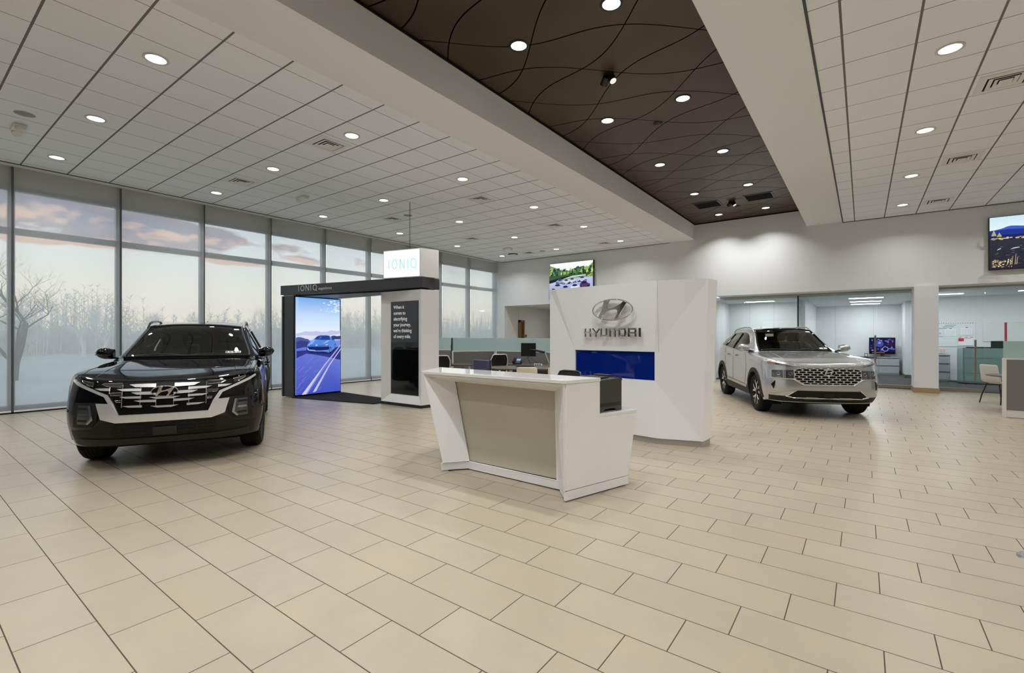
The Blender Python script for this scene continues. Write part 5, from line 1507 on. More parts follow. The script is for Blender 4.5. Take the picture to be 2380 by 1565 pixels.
M['sideglass'] = pane('tinted_side_glass', (0.42, 0.45, 0.44), 1.1, ior=1.5)

def wheel(parent, x, y, r, wd, side, steer=0.0, rim_r=None, style=0):
    """side = +1 outer face toward +y"""
    rim_r = rim_r or r * .66
    T_ = Matrix.Translation((x, y, r)) @ Matrix.Rotation(steer, 4, 'Z') @ Matrix.Rotation(-PI / 2 * side, 4, 'X')
    h = wd / 2
    prof = [(rim_r, -h + .02), (rim_r + .03, -h), (r - .035, -h), (r - .008, -h + .022), (r, -h + .045)]
    for g in (-.055, -.018, .018, .055):
        prof += [(r, g - .006), (r - .008, g - .005), (r - .008, g + .005), (r, g + .006)]
    prof += [(r, h - .045), (r - .008, h - .022), (r - .035, h), (rim_r + .03, h), (rim_r, h - .02)]
    ty = MB().lathe(prof, 64, T_, close=True).build('tyre', M['rubber'], parent, smooth=35)
    rim = MB().lathe([(rim_r, -h + .02), (rim_r + .004, h - .016), (rim_r - .012, h - .012), (rim_r - .03, h - .05), (rim_r - .034, -h + .03)], 56, T_, close=True).build('rim', M['clad'] if style == 0 else M['satin'], ty, smooth=35)
    dk_ = MB().lathe([(.02, h - .13), (rim_r - .03, h - .13), (rim_r - .03, h - .11), (.02, h - .11)], 40, T_, close=True).build('brake_disc', M['blackmatte'], ty, smooth=30)
    sp_ = MB(); pk = MB()
    for k in range(5):
        a = 2 * PI * k / 5 + .3
        for s in (-1, 1):
            # twin spokes that start together at the hub and fork toward the rim
            def pt(rad, da, z): return Vector((rad * math.cos(a + da), rad * math.sin(a + da), z))
            wi = .018
            i0, i1 = .055, rim_r - .01
            d0, d1 = s * .22, s * .36
            p0, p1 = pt(i0, d0, h - .035), pt(i1, d1, h - .02)
            pm = pt((i0 + i1) / 2, s * .17, h - .022)
            for A, B_ in ((p0, pm), (pm, p1)):
                d_ = (B_ - A).normalized(); nn = Vector((-d_.y, d_.x, 0)) * wi
                q = [A - nn, B_ - nn, B_ + nn, A + nn]
                sp_.loft([v - Vector((0, 0, .035)) for v in q], q)
    bmesh.ops.transform(sp_.bm, matrix=T_, verts=sp_.bm.verts)
    sp_.build('spokes', M['chrome'] if style == 0 else M['satin'], ty)
    MB().lathe([(.001, h - .06), (.07, h - .05), (.062, h - .028), (.03, h - .02), (.001, h - .02)], 28, T_).build('hub_cap', M['clad'], ty, smooth=40)
    return ty

def seats(parent, dx, zf, mat):
    for y in (-.36, .36):
        for x0, nm in ((dx, 'front_seat'), (dx - .95, 'rear_seat')):
            s_ = MB().prism([(x0 + .45, y - .23, zf + .28), (x0, y - .23, zf + .22), (x0 - .02, y - .23, zf + .38), (x0 + .42, y - .23, zf + .42)], (0, .46, 0)).build(nm, mat, parent, bevel=.04, seg=3)
            MB().prism([(x0 + .02, y - .22, zf + .36), (x0 - .12, y - .22, zf + .36), (x0 - .28, y - .2, zf + .90), (x0 - .16, y - .2, zf + .93)], (0, .43, 0)).build('backrest', mat, s_, bevel=.05, seg=3)
            MB().prism([(x0 - .19, y - .13, zf + .95), (x0 - .28, y - .13, zf + .94), (x0 - .32, y - .12, zf + 1.14), (x0 - .24, y - .12, zf + 1.15)], (0, .25, 0)).build('headrest', mat, s_, bevel=.035, seg=3)

def mirror(parent, hull, x, z, yo, yi, mat, side):
    m_ = MB()
    # lofted teardrop housing across the car
    secs = []
    N = 7
    for i in range(N):
        t_ = i / (N - 1); y = yi + (yo - yi) * t_
        sc = math.sqrt(max(0.02, 1 - (2 * t_ - .9) ** 2 * .82)) if t_ > .45 else (.86 + .14 * t_ / .45)
        cz = z - .01 * (1 - t_) + .012 * t_
        ring = []
        for k in range(16):
            a = 2 * PI * k / 16
            ca, sa = math.cos(a), math.sin(a)
            xx = (.10 if ca > 0 else .05) * ca * sc
            ring.append((x + xx, side * y, cz + .078 * sc * (abs(sa) ** .8) * (1 if sa > 0 else -1)))
        secs.append([m_.bm.verts.new(p) for p in ring])
    for i in range(N - 1):
        for k in range(16): m_.bm.faces.new((secs[i][k], secs[i][(k + 1) % 16], secs[i + 1][(k + 1) % 16], secs[i + 1][k]))
    m_.bm.faces.new(secs[0]); m_.bm.faces.new(secs[-1])
    o_ = m_.build('door_mirror', mat, parent, smooth=60)
    MB().prism([(x - .05, side * (yi - .11), z - .10), (x + .06, side * (yi - .11), z - .10), (x + .05, side * (yi + .05), z - .055), (x - .03, side * (yi + .05), z - .055)], (0, 0, .03)).build('mirror_stalk', M['black'], o_, bevel=.006)
    MB().box(x - .056, x - .05, min(side * (yi + .02), side * (yo - .03)), max(side * (yi + .02), side * (yo - .03)), z - .055, z + .06).build('mirror_glass', M['chrome'], o_)
    MB().tube([(x + .085, side * (yi + .02), z - .02), (x + .09, side * (yi + .12), z - .02), (x + .05, side * (yo - .01), z - .015)], .006, 6).build('turn_signal', M['lampdark'], o_)
    return o_

def rail(parent, hull, xs, y, mat):
    pts = []
    for i, x in enumerate(xs):
        p = hull.hit('top', x, y); e = min(i, len(xs) - 1 - i)
        pts.append(p + Vector((0, 0, (.006, .040, .045)[min(e, 2)])))
    return MB().tube(pts, [.012] + [.018] * (len(xs) - 2) + [.012], 10).build('roof_rail', mat, parent, smooth=60)

def under(parent, x0, x1, zb, wells, R):
    MB().plan([(x0, -.72), (x1, -.66), (x1, .66), (x0, .72)], zb, zb + .05).build('underbody', M['blackmatte'], parent)
    for cx, cz in wells:
        for s in (-1, 1):
            m_ = MB(); A, B_ = [], []
            for i in range(21):
                a = math.radians(-25 + 230 * i / 20)
                A.append(m_.bm.verts.new((cx + (R + .015) * math.cos(a), s * .90, cz + (R + .015) * math.sin(a)))); B_.append(m_.bm.verts.new((cx + (R + .015) * math.cos(a), s * .58, cz + (R + .015) * math.sin(a))))
            for i in range(20): m_.bm.faces.new((A[i], A[i + 1], B_[i + 1], B_[i]))
            m_.bm.faces.new(B_)
            m_.build('wheel_liner', M['blackmatte'], parent)

def interior(parent, xd, zd, yw, zf, xs, rear_x):
    MB().prism([(xd + .35, -yw, zd - .02), (xd - .12, -yw, zd + .02), (xd - .2, -yw, zd - .12), (xd - .15, -yw, zf + .2), (xd + .35, -yw, zf + .2)], (0, 2 * yw, 0)).build('dashboard', M['interior'], parent, bevel=.03, seg=3)
    th = MB(); c_ = Vector((xd - .32, .36, zd - .04))
    ax = Vector((-.45, 0, 1)).normalized(); ay = Vector((0, 1, 0))
    th.tube([c_ + (ay * math.cos(2 * PI * k / 28) + ax * math.sin(2 * PI * k / 28)) * .185 for k in range(28)], .014, 8, True)
    th.obox(c_, ay, ax, ay.cross(ax), .17, .03, .012)
    th.build('steering_wheel', M['interior'], parent, smooth=50)
    MB().box(rear_x, xd + .3, -yw, yw, zf, zf + .03).build('cabin_floor', M['interior'], parent)
    MB().prism([(xd - .62, -.12, zd + .36), (xd - .60, -.12, zd + .43), (xd - .60, .12, zd + .43), (xd - .62, .12, zd + .36)], (-.03, 0, 0)).build('rear_view_mirror', M['black'], parent, bevel=.008)
    seats(parent, xs, zf, M['seat'])
# ---- black pickup truck: x forward, y to its left, origin under the middle of the wheelbase
tk = thing('pickup_truck', 'glossy black pickup truck with a chrome grille parked by the left windows', 'pickup truck', (-8.436, 3.035, 0), math.radians(-27.1))
zt = (.86, .64, .44, .27)
def LO(x, ys, zs=zt): return [(x, y, z) for y, z in zip(ys, zs)]
t_st = [
    ([(2.37, 0, .985), (2.355, .36, .99), (2.30, .62, 1.005), (2.20, .79, 1.03), (2.05, .895, 1.035)], [(2.10, .925, .86), (2.12, .94, .64), (2.10, .925, .44), (2.04, .88, .27)]),
    ([(1.95, 0, 1.065), (1.95, .36, 1.068), (1.95, .62, 1.08), (1.94, .80, 1.085), (1.93, .925, 1.05)], LO(1.93, (.952, .960, .945, .90))),
    ([(1.5, 0, 1.125), (1.5, .36, 1.127), (1.5, .62, 1.13), (1.5, .81, 1.115), (1.5, .94, 1.07)], LO(1.5, (.965, .970, .955, .91))),
    ([(1.10, 0, 1.175), (1.09, .36, 1.175), (1.08, .63, 1.17), (1.08, .81, 1.145), (1.08, .942, 1.085)], LO(1.08, (.952, .958, .945, .90))),
    ([(.98, 0, 1.20), (.95, .38, 1.198), (.85, .755, 1.188), (.78, .835, 1.162), (.80, .932, 1.098)], LO(.8, (.945, .95, .94, .90))),
    ([(.60, 0, 1.43), (.57, .36, 1.425), (.48, .68, 1.39), (.41, .752, 1.335), (.40, .925, 1.105)], LO(.4, (.945, .95, .94, .90))),
    ([(.20, 0, 1.655), (.17, .34, 1.648), (.09, .60, 1.615), (.03, .685, 1.55), (0, .918, 1.115)], LO(0, (.942, .95, .94, .90))),
    ([(-.4, 0, 1.695), (-.4, .34, 1.69), (-.4, .60, 1.66), (-.4, .685, 1.585), (-.4, .915, 1.125)], LO(-.4, (.942, .95, .94, .90))),
    ([(-.90, 0, 1.675), (-.90, .34, 1.67), (-.90, .58, 1.64), (-.90, .665, 1.565), (-.90, .915, 1.14)], LO(-.9, (.945, .952, .94, .90))),
    ([(-1.45, 0, 1.24), (-1.45, .34, 1.238), (-1.42, .60, 1.23), (-1.38, .72, 1.21), (-1.35, .93, 1.16)], LO(-1.35, (.96, .962, .95, .90))),
    ([(-1.62, 0, 1.14), (-1.62, .36, 1.14), (-1.62, .64, 1.145), (-1.62, .82, 1.16), (-1.6, .935, 1.14)], LO(-1.6, (.965, .97, .95, .90))),
    ([(-2.1, 0, 1.14), (-2.1, .36, 1.14), (-2.1, .64, 1.145), (-2.1, .80, 1.16), (-2.1, .915, 1.13)], LO(-2.1, (.94, .945, .92, .88))),
    ([(-2.48, 0, 1.15), (-2.475, .36, 1.15), (-2.46, .62, 1.15), (-2.42, .76, 1.15), (-2.34, .87, 1.12)], LO(-2.38, (.90, .90, .88, .84))),
]
t_fr = [[(2.44, 0, .86), (2.47, 0, .64), (2.45, 0, .44), (2.38, 0, .29)], [(2.42, .36, .86), (2.455, .36, .64), (2.435, .36, .44), (2.365, .36, .29)],
        [(2.355, .62, .865), (2.395, .62, .64), (2.375, .62, .44), (2.30, .61, .28)], [(2.245, .805, .865), (2.285, .81, .64), (2.265, .80, .44), (2.19, .78, .275)]]
t_re = [[(-2.50, y, z) for z in (.9, .66, .46, .36)] for y in (0, .36, .62)] + [[(-2.46, .78, z) for z in (.9, .66, .46, .36)]]
def t_zone(i, k):
    if i < 4: return 'hood' if k < 3 else 'body'
    if i in (4, 5) and k < 2: return 'windshield'
    if 5 <= i <= 8 and k == 3: return 'side_glass'
    if i in (6, 7) and k < 2: return 'roof'
    if i == 8 and k < 2: return 'rear_glass'
    return 'body'
def near(v, w, e=.03): return abs(v - w) < e
cr_t = [(lambda a, b: near(a.x, 2.37, .35) and near(b.x, 2.37, .35) and a.z > .97 and b.z > .97 and a.x > 2.03 and b.x > 2.03, .55),
        (lambda a, b: a.x < .9 and b.x < .9 and a.x > -1.4 and b.x > -1.4 and abs(a.y) > .9 and abs(b.y) > .9 and a.z > 1.08 and b.z > 1.08, .5)]
T = Hull(t_st, t_fr, t_re, t_zone, cr_t)
WB = 1.5025
T.cut_arches([(WB, .375), (-WB, .375)], .43)
T.zone_mesh('body', 'body', M['blackpaint'], tk); T.zone_mesh('hood', 'hood', M['blackpaint'], tk); T.zone_mesh('roof', 'roof', M['blackpaint'], tk)
ws, lp = T.zone_mesh('windshield', 'windshield', M['windshield'], tk)
for l in lp: MB().tube([p + Vector((.004, 0, .004)) for p in l], .014, 6, True).build('windshield_seal', M['black'], ws, smooth=60)
T.zone_mesh('rear_glass', 'rear_window', M['sideglass'], tk)
for sg in (1, -1):
    g_, lp = T.zone_mesh('side_glass', 'side_window', M['sideglass'], tk, lambda c_, sg=sg: c_.y * sg > 0)
    for l in lp: MB().tube(l, .010, 6, True).build('window_seal', M['black'], g_, smooth=60)
    vw = 'left' if sg > 0 else 'right'
    T.line(vw, [(-.52, 1.13), (-.44, 1.56)], .022, 'door_pillar', M['black'], tk)
    T.arch_trim(WB, .375, .425, .075, vw, M['clad'], tk); T.arch_trim(-WB, .375, .425, .075, vw, M['clad'], tk)
    T.patch(vw, [(-1.02, .28), (1.02, .28), (1.02, .46), (-1.02, .46)], -.01, .014, 'sill_cladding', M['clad'], tk)
    for pts in ([(.86, .48), (.90, .8), (.86, 1.06)], [(-.50, .48), (-.50, .8), (-.50, 1.10)], [(-1.05, .85), (-1.18, 1.0), (-1.2, 1.14)], [(-.50, .48), (.86, .48)]):
        T.line(vw, pts, .003, 'panel_gap', M['blackmatte'], tk)
    for x in (-.28, -1.0):
        T.patch(vw, [(x - .11, .985), (x + .11, .985), (x + .11, 1.015), (x - .11, 1.015)], 0, .035, 'door_handle', M['chrome'] if False else M['blackpaint'], tk)
    wheel(tk, WB, sg * .815, .375, .245, sg, math.radians(-3)); wheel(tk, -WB, sg * .815, .375, .245, sg)
    mirror(tk, T, .72, 1.245, 1.075, .87, M['blackpaint'], sg)
    rail(tk, T, (.12, -.02, -.2, -.45, -.7, -.86, -.96), sg * .625, M['gloss_black'] if sg < 0 else M['satin'])
under(tk, -2.3, 2.2, .24, [(WB, .375), (-WB, .375)], .43)
interior(tk, .78, 1.13, .70, .42, -.05, -1.2)
MB().prism([(-.78, -.012, 1.66), (-.98, -.02, 1.65), (-.96, -.006, 1.74)], (0, .03, 0)).build('antenna_fin', M['gloss_black'], tk, bevel=.006)
# --- front face
cp = principled('satin_chrome_bar', srgb(226, 226, 227), .3, .55)
T.patch('front', [(-.62, .955), (-.40, .968), (.40, .968), (.62, .955), (.74, .985), (.80, .985), (.62, .89), (.51, .83), (.405, .625), (-.405, .625), (-.51, .83), (-.62, .89), (-.80, .985), (-.74, .985)], -.01, .006, 'grille_back', M['grillblack'], tk)
def blade(y0, y1, z, h, mirror_=True):
    for s in ((1, -1) if mirror_ else (1,)):
        pts = [(y0, z + h * .5), (y1 - .07, z + h * .5), (y1, z + h * .42), (y1 - .055, z - h * .3), (y0, z - h * .5)]
        if not mirror_: pts = [(y1, z + h * .45), (y1 - .06, z - h * .5), (-y1 + .06, z - h * .5), (-y1, z + h * .45)]
        T.patch('front', [(s * u, v) for u, v in pts], 0, .030, 'grille_blade', cp, tk, .08)
for a in ((.085, .325, .935, .040), (.215, .435, .893, .030), (.08, .305, .853, .034), (.215, .405, .812, .024), (.08, .275, .768, .026), (.205, .375, .715, .022), (.50, .635, .903, .028)): blade(*a)
blade(0, .14, .800, .022, False); blade(0, .125, .705, .020, False)
for s in (1, -1):
    for y, z0, z1 in ((.080, .70, .85), (.222, .70, .93), (.385, .71, .96), (.50, .86, .93)):
        T.line('front', [(s * y, z0), (s * y, z1)], .0045, 'grille_post', M['chrome'], tk, .02)
    for pts in ([(.395, .968), (.56, .968), (.575, .958), (.53, .935), (.395, .925)], [(.395, .868), (.50, .865), (.485, .838), (.395, .835)], [(.395, .785), (.445, .785), (.435, .765), (.395, .765)], [(.655, .975), (.775, 1.005), (.765, .985), (.70, .945), (.655, .935)]):
        q = [(s * u, v) for u, v in pts]
        d_ = T.patch('front', q, 0, .014, 'daytime_light', M['lampdark'], tk, .05)
        T.line('front', q, .0045, 'light_frame', M['chrome'], d_, .014, closed=True)
    # chrome brow running into the U-shaped bumper bar
    T.patch('front', [(s * u, v) for u, v in [(.872, 1.012), (.80, .972), (.64, .898), (.515, .845), (.455, .745), (.408, .628), (.44, .60), (.50, .745), (.545, .826), (.65, .876), (.82, .950), (.88, .992)]], -.005, .026, 'chrome_brow', cp, tk)
    T.patch('front', [(s * u, v) for u, v in [(.47, .750), (.615, .757), (.570, .590), (.44, .546), (.408, .628)]], -.005, .034, 'bumper_block', cp, tk)
    hs = T.patch('front', [(s * u, v) for u, v in [(.60, .765), (.825, .765), (.85, .50), (.66, .50), (.605, .57)]], -.01, .010, 'lamp_surround', M['clad'], tk)
    fl = T.patch('front', [(s * u, v) for u, v in [(.675, .738), (.795, .738), (.800, .535), (.690, .535), (.645, .585)]], 0, .018, 'headlamp', M['lampdark'], tk)
    T.patch('front', [(s * u, v) for u, v in [(.690, .738), (.668, .738), (.640, .585), (.69, .533), (.705, .545), (.665, .59)]], .01, .026, 'lamp_bezel', M['lampsilver'], fl, .03)
    for z0 in (.695, .63, .565): T.patch('front', [(s * .70, z0), (s * .79, z0), (s * .79, z0 + .022), (s * .70, z0 + .022)], .01, .021, 'lamp_reflector', M['lampsilver'] if z0 == .63 else M['clad'], fl, .05)
    T.line('left' if s > 0 else 'right', [(2.03, .80), (1.99, .72), (1.965, .62)], .006, 'side_marker', M['amber'], tk)
    for k in range(3): T.line('left' if s > 0 else 'right', [(2.06 - .02 * k, .93), (2.02 - .02 * k, .78)], .003, 'fender_fin', M['satin'], tk)
T.patch('front', [(-.408, .628), (.408, .628), (.44, .546), (-.44, .546)], -.005, .036, 'bumper_bar', cp, tk)
T.patch('front', [(-.86, .30), (-.60, .275), (.60, .275), (.86, .30), (.88, .46), (.70, .47), (.57, .545), (-.57, .545), (-.70, .47), (-.88, .46)], -.015, .008, 'lower_bumper', M['clad'], tk)
T.patch('front', [(-.80, .30), (-.52, .285), (.52, .285), (.80, .30), (.80, .372), (.50, .36), (-.50, .36), (-.80, .372)], 0, .022, 'skid_lip', principled('dark_grey_skid', srgb(38, 37, 36), .5, spec=.3), tk)
lg = T.patch('front', [(-.44, .535), (.44, .535), (.49, .445), (.46, .38), (-.46, .38), (-.49, .445)], 0, .014, 'lower_grille', M['grillblack'], tk)
for z in (.42, .46, .50): T.line('front', [(-.47, z), (.47, z)], .0035, 'grille_slat', M['clad'], lg, .016)
for k in range(9): T.line('front', [(-.40 + k * .1, .385), (-.40 + k * .1, .53)], .0035, 'grille_slat', M['clad'], lg, .016)
T.patch('front', [(-.11, .388), (.11, .388), (.11, .48), (-.11, .48)], .01, .03, 'plate_panel', principled('plate_mount', srgb(36, 35, 33), .6), tk)
emblem_parts(0, .871, .127, .062, lambda s, z, l=0: Vector((2.4705 + l, s, z)), .016, tk, ringw=.09, n=40)
MB().lathe([(.001, 0), (.118, 0), (.118, .006), (.001, .006)], 36, Matrix.Translation((2.463, 0, .871)) @ Matrix.Rotation(PI / 2, 4, 'Y') @ Matrix.Diagonal((.49, 1, 1, 1))).build('emblem_plate', M['grillblack'], tk)
# stickers and wipers on the windshield
st = T.patch('front', [(.44, 1.235), (.63, 1.235), (.63, 1.262), (.44, 1.262)], .004, .006, 'windshield_sticker', M['paper'], tk)
for a, b, cc in ((.445, .465, (40, 60, 50)), (.48, .515, (120, 160, 140)), (.53, .56, (40, 60, 50)), (.575, .62, (150, 170, 160))): T.patch('front', [(a, 1.24), (b, 1.24), (b, 1.258), (a, 1.258)], .006, .008, 'sticker_print', principled('sticker_ink', srgb(*cc), .7), st)
T.patch('front', [(.50, 1.575), (.57, 1.575), (.565, 1.595), (.50, 1.597)], .004, .006, 'windshield_sticker', M['paper'], tk)
for y0, y1 in ((-.62, -.05), (-.02, .55)):
    MB().tube([T.hit('front', y0 + (y1 - y0) * i / 8, 1.205 + .02 * math.sin(PI * i / 8)) + Vector((.012, 0, .008)) for i in range(9)], .007, 6).build('wiper', M['black'], tk, smooth=60)
T.line('top', [(2.24, -.66), (1.6, -.62), (1.0, -.56)], .004, 'hood_crease', M['blackpaint'], tk); T.line('top', [(2.24, .66), (1.6, .62), (1.0, .56)], .004, 'hood_crease', M['blackpaint'], tk)
T.line('top', [(2.20, -.79), (1.9, -.81), (1.2, -.81), (.82, -.80)], .003, 'panel_gap', M['blackmatte'], tk); T.line('top', [(2.20, .79), (1.9, .81), (1.2, .81), (.82, .80)], .003, 'panel_gap', M['blackmatte'], tk)

# ---- silver crossover
sv_ = thing('suv_car', 'silver crossover car with a chrome mesh grille parked before the glass offices', 'car', (-1.459, 12.117, 0), math.radians(-65.3))
s_st = [
    ([(2.27, 0, .995), (2.255, .36, .998), (2.20, .62, 1.005), (2.09, .79, 1.015), (1.95, .893, 1.02)], [(1.985, .915, .86), (2.01, .93, .64), (1.99, .92, .44), (1.93, .87, .29)]),
    ([(1.82, 0, 1.07), (1.82, .36, 1.072), (1.82, .62, 1.075), (1.81, .80, 1.07), (1.80, .928, 1.03)], LO(1.80, (.95, .955, .945, .90))),
    ([(1.38, 0, 1.115), (1.38, .36, 1.117), (1.38, .62, 1.118), (1.38, .81, 1.105), (1.38, .94, 1.055)], LO(1.38, (.958, .962, .95, .905))),
    ([(.99, 0, 1.155), (.985, .36, 1.155), (.98, .63, 1.152), (.97, .81, 1.135), (.97, .942, 1.08)], LO(.97, (.948, .952, .942, .90))),
    ([(.90, 0, 1.18), (.87, .36, 1.178), (.79, .68, 1.168), (.71, .80, 1.145), (.73, .932, 1.105)], LO(.73, (.942, .948, .94, .90))),
    ([(.50, 0, 1.415), (.47, .35, 1.41), (.38, .63, 1.375), (.29, .72, 1.33), (.32, .928, 1.135)], LO(.32, (.940, .945, .94, .90))),
    ([(.10, 0, 1.635), (.07, .34, 1.63), (.0, .555, 1.595), (-.06, .65, 1.535), (-.05, .924, 1.16)], LO(-.05, (.940, .945, .94, .90))),
    ([(-.55, 0, 1.675), (-.55, .34, 1.67), (-.55, .565, 1.64), (-.55, .65, 1.57), (-.55, .918, 1.19)], LO(-.55, (.942, .948, .94, .90))),
    ([(-1.1, 0, 1.665), (-1.1, .34, 1.66), (-1.1, .555, 1.63), (-1.1, .64, 1.565), (-1.1, .91, 1.225)], LO(-1.1, (.95, .955, .945, .90))),
    ([(-1.72, 0, 1.62), (-1.72, .34, 1.615), (-1.72, .53, 1.58), (-1.70, .61, 1.52), (-1.68, .885, 1.26)], LO(-1.65, (.945, .955, .945, .90))),
    ([(-2.16, 0, 1.29), (-2.15, .34, 1.288), (-2.11, .57, 1.28), (-2.05, .68, 1.26), (-2.0, .86, 1.21)], LO(-1.98, (.915, .93, .92, .88))),
    ([(-2.36, 0, 1.0), (-2.355, .36, 1.0), (-2.32, .62, 1.0), (-2.25, .76, 1.0), (-2.13, .87, 1.0)], [(-2.17, .885, .86), (-2.2, .89, .64), (-2.18, .88, .46), (-2.12, .84, .34)]),
]
s_fr = [[(2.325, 0, .86), (2.355, 0, .64), (2.345, 0, .44), (2.26, 0, .285)], [(2.31, .36, .86), (2.34, .36, .64), (2.33, .36, .44), (2.245, .36, .285)],
        [(2.25, .62, .86), (2.285, .62, .64), (2.275, .62, .44), (2.19, .61, .285)], [(2.135, .80, .86), (2.17, .805, .64), (2.16, .80, .44), (2.08, .78, .285)]]
s_re = [[(-2.44, y, z) for z in (.88, .66, .46, .36)] for y in (0, .36, .62)] + [[(-2.36, .78, z) for z in (.88, .66, .46, .36)]]
def s_zone(i, k):
    if i < 4: return 'hood' if k < 3 else 'body'
    if i in (4, 5) and k < 2: return 'windshield'
    if 5 <= i <= 8 and k == 3: return 'side_glass'
    if 6 <= i <= 8 and k < 2: return 'roof'
    if i == 9 and k < 2: return 'rear_glass'
    return 'body'
cr_s = [(lambda a, b: near(a.x, 2.27, .35) and near(b.x, 2.27, .35) and .98 < a.z < 1.03 and .98 < b.z < 1.03 and a.x > 1.93 and b.x > 1.93, .35),
        (lambda a, b: -1.9 < a.x < .8 and -1.9 < b.x < .8 and abs(a.y) > .86 and abs(b.y) > .86 and a.z > 1.08 and b.z > 1.08, .55)]
S = Hull(s_st, s_fr, s_re, s_zone, cr_s)
WB = 1.3825
S.cut_arches([(WB, .37), (-WB, .37)], .42)
S.zone_mesh('body', 'body', M['silverpaint'], sv_); S.zone_mesh('hood', 'hood', M['silverpaint'], sv_)
S.zone_mesh('roof', 'glass_roof', M['gloss_black'], sv_)
ws, lp = S.zone_mesh('windshield', 'windshield', M['windshield'], sv_)
for l in lp: MB().tube([p + Vector((.004, 0, .004)) for p in l], .018, 6, True).build('windshield_seal', M['gloss_black'], ws, smooth=60)
S.zone_mesh('rear_glass', 'rear_window', M['sideglass'], sv_)
for sg in (1, -1):
    vw = 'left' if sg > 0 else 'right'
    g_, lp = S.zone_mesh('side_glass', 'side_window', M['sideglass'], sv_, lambda c_, sg=sg: c_.y * sg > 0)
    for l in lp: MB().tube(l, .011, 6, True).build('window_trim', M['satin'], g_, smooth=60)
    S.line(vw, [(-.42, 1.20), (-.50, 1.54)], .024, 'door_pillar', M['gloss_black'], sv_); S.line(vw, [(-1.16, 1.25), (-1.22, 1.53)], .022, 'door_pillar', M['gloss_black'], sv_)
    S.arch_trim(WB, .37, .415, .07, vw, M['clad'], sv_); S.arch_trim(-WB, .37, .415, .07, vw, M['clad'], sv_)
    S.patch(vw, [(-.94, .27), (.94, .27), (.94, .40), (-.94, .43)], -.01, .014, 'sill_cladding', M['clad'], sv_)
    S.patch(vw, [(-.80, .435), (.86, .405), (.86, .455), (-.74, .495)], -.005, .024, 'sill_chrome', M['satin'], sv_)
    for pts in ([(.72, .50), (.78, .8), (.74, 1.08)], [(-.30, .50), (-.32, .8), (-.36, 1.16)], [(-1.0, .78), (-1.1, .95), (-1.12, 1.2)], [(-.8, .50), (.74, .47)]):
        S.line(vw, pts, .0032, 'panel_gap', M['blackmatte'], sv_)
    S.line(vw, [(1.75, .93), (1.2, 1.0), (.4, .985), (-.6, .99), (-1.8, 1.02)], .006, 'body_crease', M['silverpaint'], sv_)
    for x in (-.12, -.86):
        S.patch(vw, [(x - .11, 1.03), (x + .11, 1.03), (x + .11, 1.06), (x - .11, 1.06)], 0, .035, 'door_handle', M['silverpaint'], sv_)
    wheel(sv_, WB, sg * .815, .37, .235, sg, 0, .255); wheel(sv_, -WB, sg * .815, .37, .235, sg, 0, .255)
    mirror(sv_, S, .66, 1.235, 1.075, .865, M['silverpaint'], sg)
    rail(sv_, S, (.06, -.08, -.25, -.6, -1.0, -1.4, -1.58, -1.68), sg * .585, M['satin'])
under(sv_, -2.2, 2.1, .25, [(WB, .37), (-WB, .37)], .42)
interior(sv_, .70, 1.12, .70, .42, -.10, -1.9)
MB().prism([(-1.35, -.02, 1.65), (-1.55, -.03, 1.63), (-1.53, -.01, 1.72)], (0, .04, 0)).build('antenna_fin', M['silverpaint'], sv_, bevel=.006)
# --- front face
G = [(-.41, .915), (.41, .915), (.535, .873), (.535, .72), (.395, .622), (-.395, .622), (-.535, .72), (-.535, .873)]
S.patch('front', G, -.01, .010, 'grille_mesh', cp, sv_, .05)
def clip(poly, hole):
    # keep the part of a convex cell inside a convex outline (clockwise from above)
    out = poly
    m_ = len(hole)
    for i in range(m_):
        a, b = hole[i], hole[(i + 1) % m_]
        inside = lambda p: (b[0] - a[0]) * (p[1] - a[1]) - (b[1] - a[1]) * (p[0] - a[0]) <= 1e-9
        res = []
        for j in range(len(out)):
            p, q = out[j], out[(j + 1) % len(out)]
            if inside(p): res.append(p)
            if inside(p) != inside(q):
                d1 = (b[0] - a[0]) * (p[1] - a[1]) - (b[1] - a[1]) * (p[0] - a[0]); d2 = (b[0] - a[0]) * (q[1] - a[1]) - (b[1] - a[1]) * (q[0] - a[0])
                t_ = d1 / (d1 - d2); res.append((p[0] + (q[0] - p[0]) * t_, p[1] + (q[1] - p[1]) * t_))
        out = res
        if len(out) < 3: return []
    return out
gi = [(u * .985, .768 + (v - .768) * .965) for u, v in G]
cells = MB()
for r in range(8):
    zc = .632 + r * .0405
    for k in range(-6, 7):
        yc = k * .116 + (.058 if r % 2 else 0)
        cell = clip([(yc - .0545, zc), (yc - .036, zc + .0165), (yc, zc + .0185), (yc + .036, zc + .0165), (yc + .0545, zc), (yc + .036, zc - .0165), (yc, zc - .0185), (yc - .036, zc - .0165)], gi)
        if len(cell) < 3 or (abs(yc) < .1 and abs(zc - .83) < .05): continue
        P = [S.hit('front', u, v) for u, v in cell]
        cells.loft([p + Vector((.008, 0, 0)) for p in P], [p + Vector((.0125, 0, 0)) for p in P])
cells.build('grille_openings', M['grillblack'], sv_)
S.line('front', [(.86, .715), (.545, .708), (.40, .608), (-.40, .608), (-.545, .708), (-.86, .715)], .013, 'body_edge_highlight', M['satin'], sv_, .004)  # satin ribbon put in for the bright highlight along the body edge
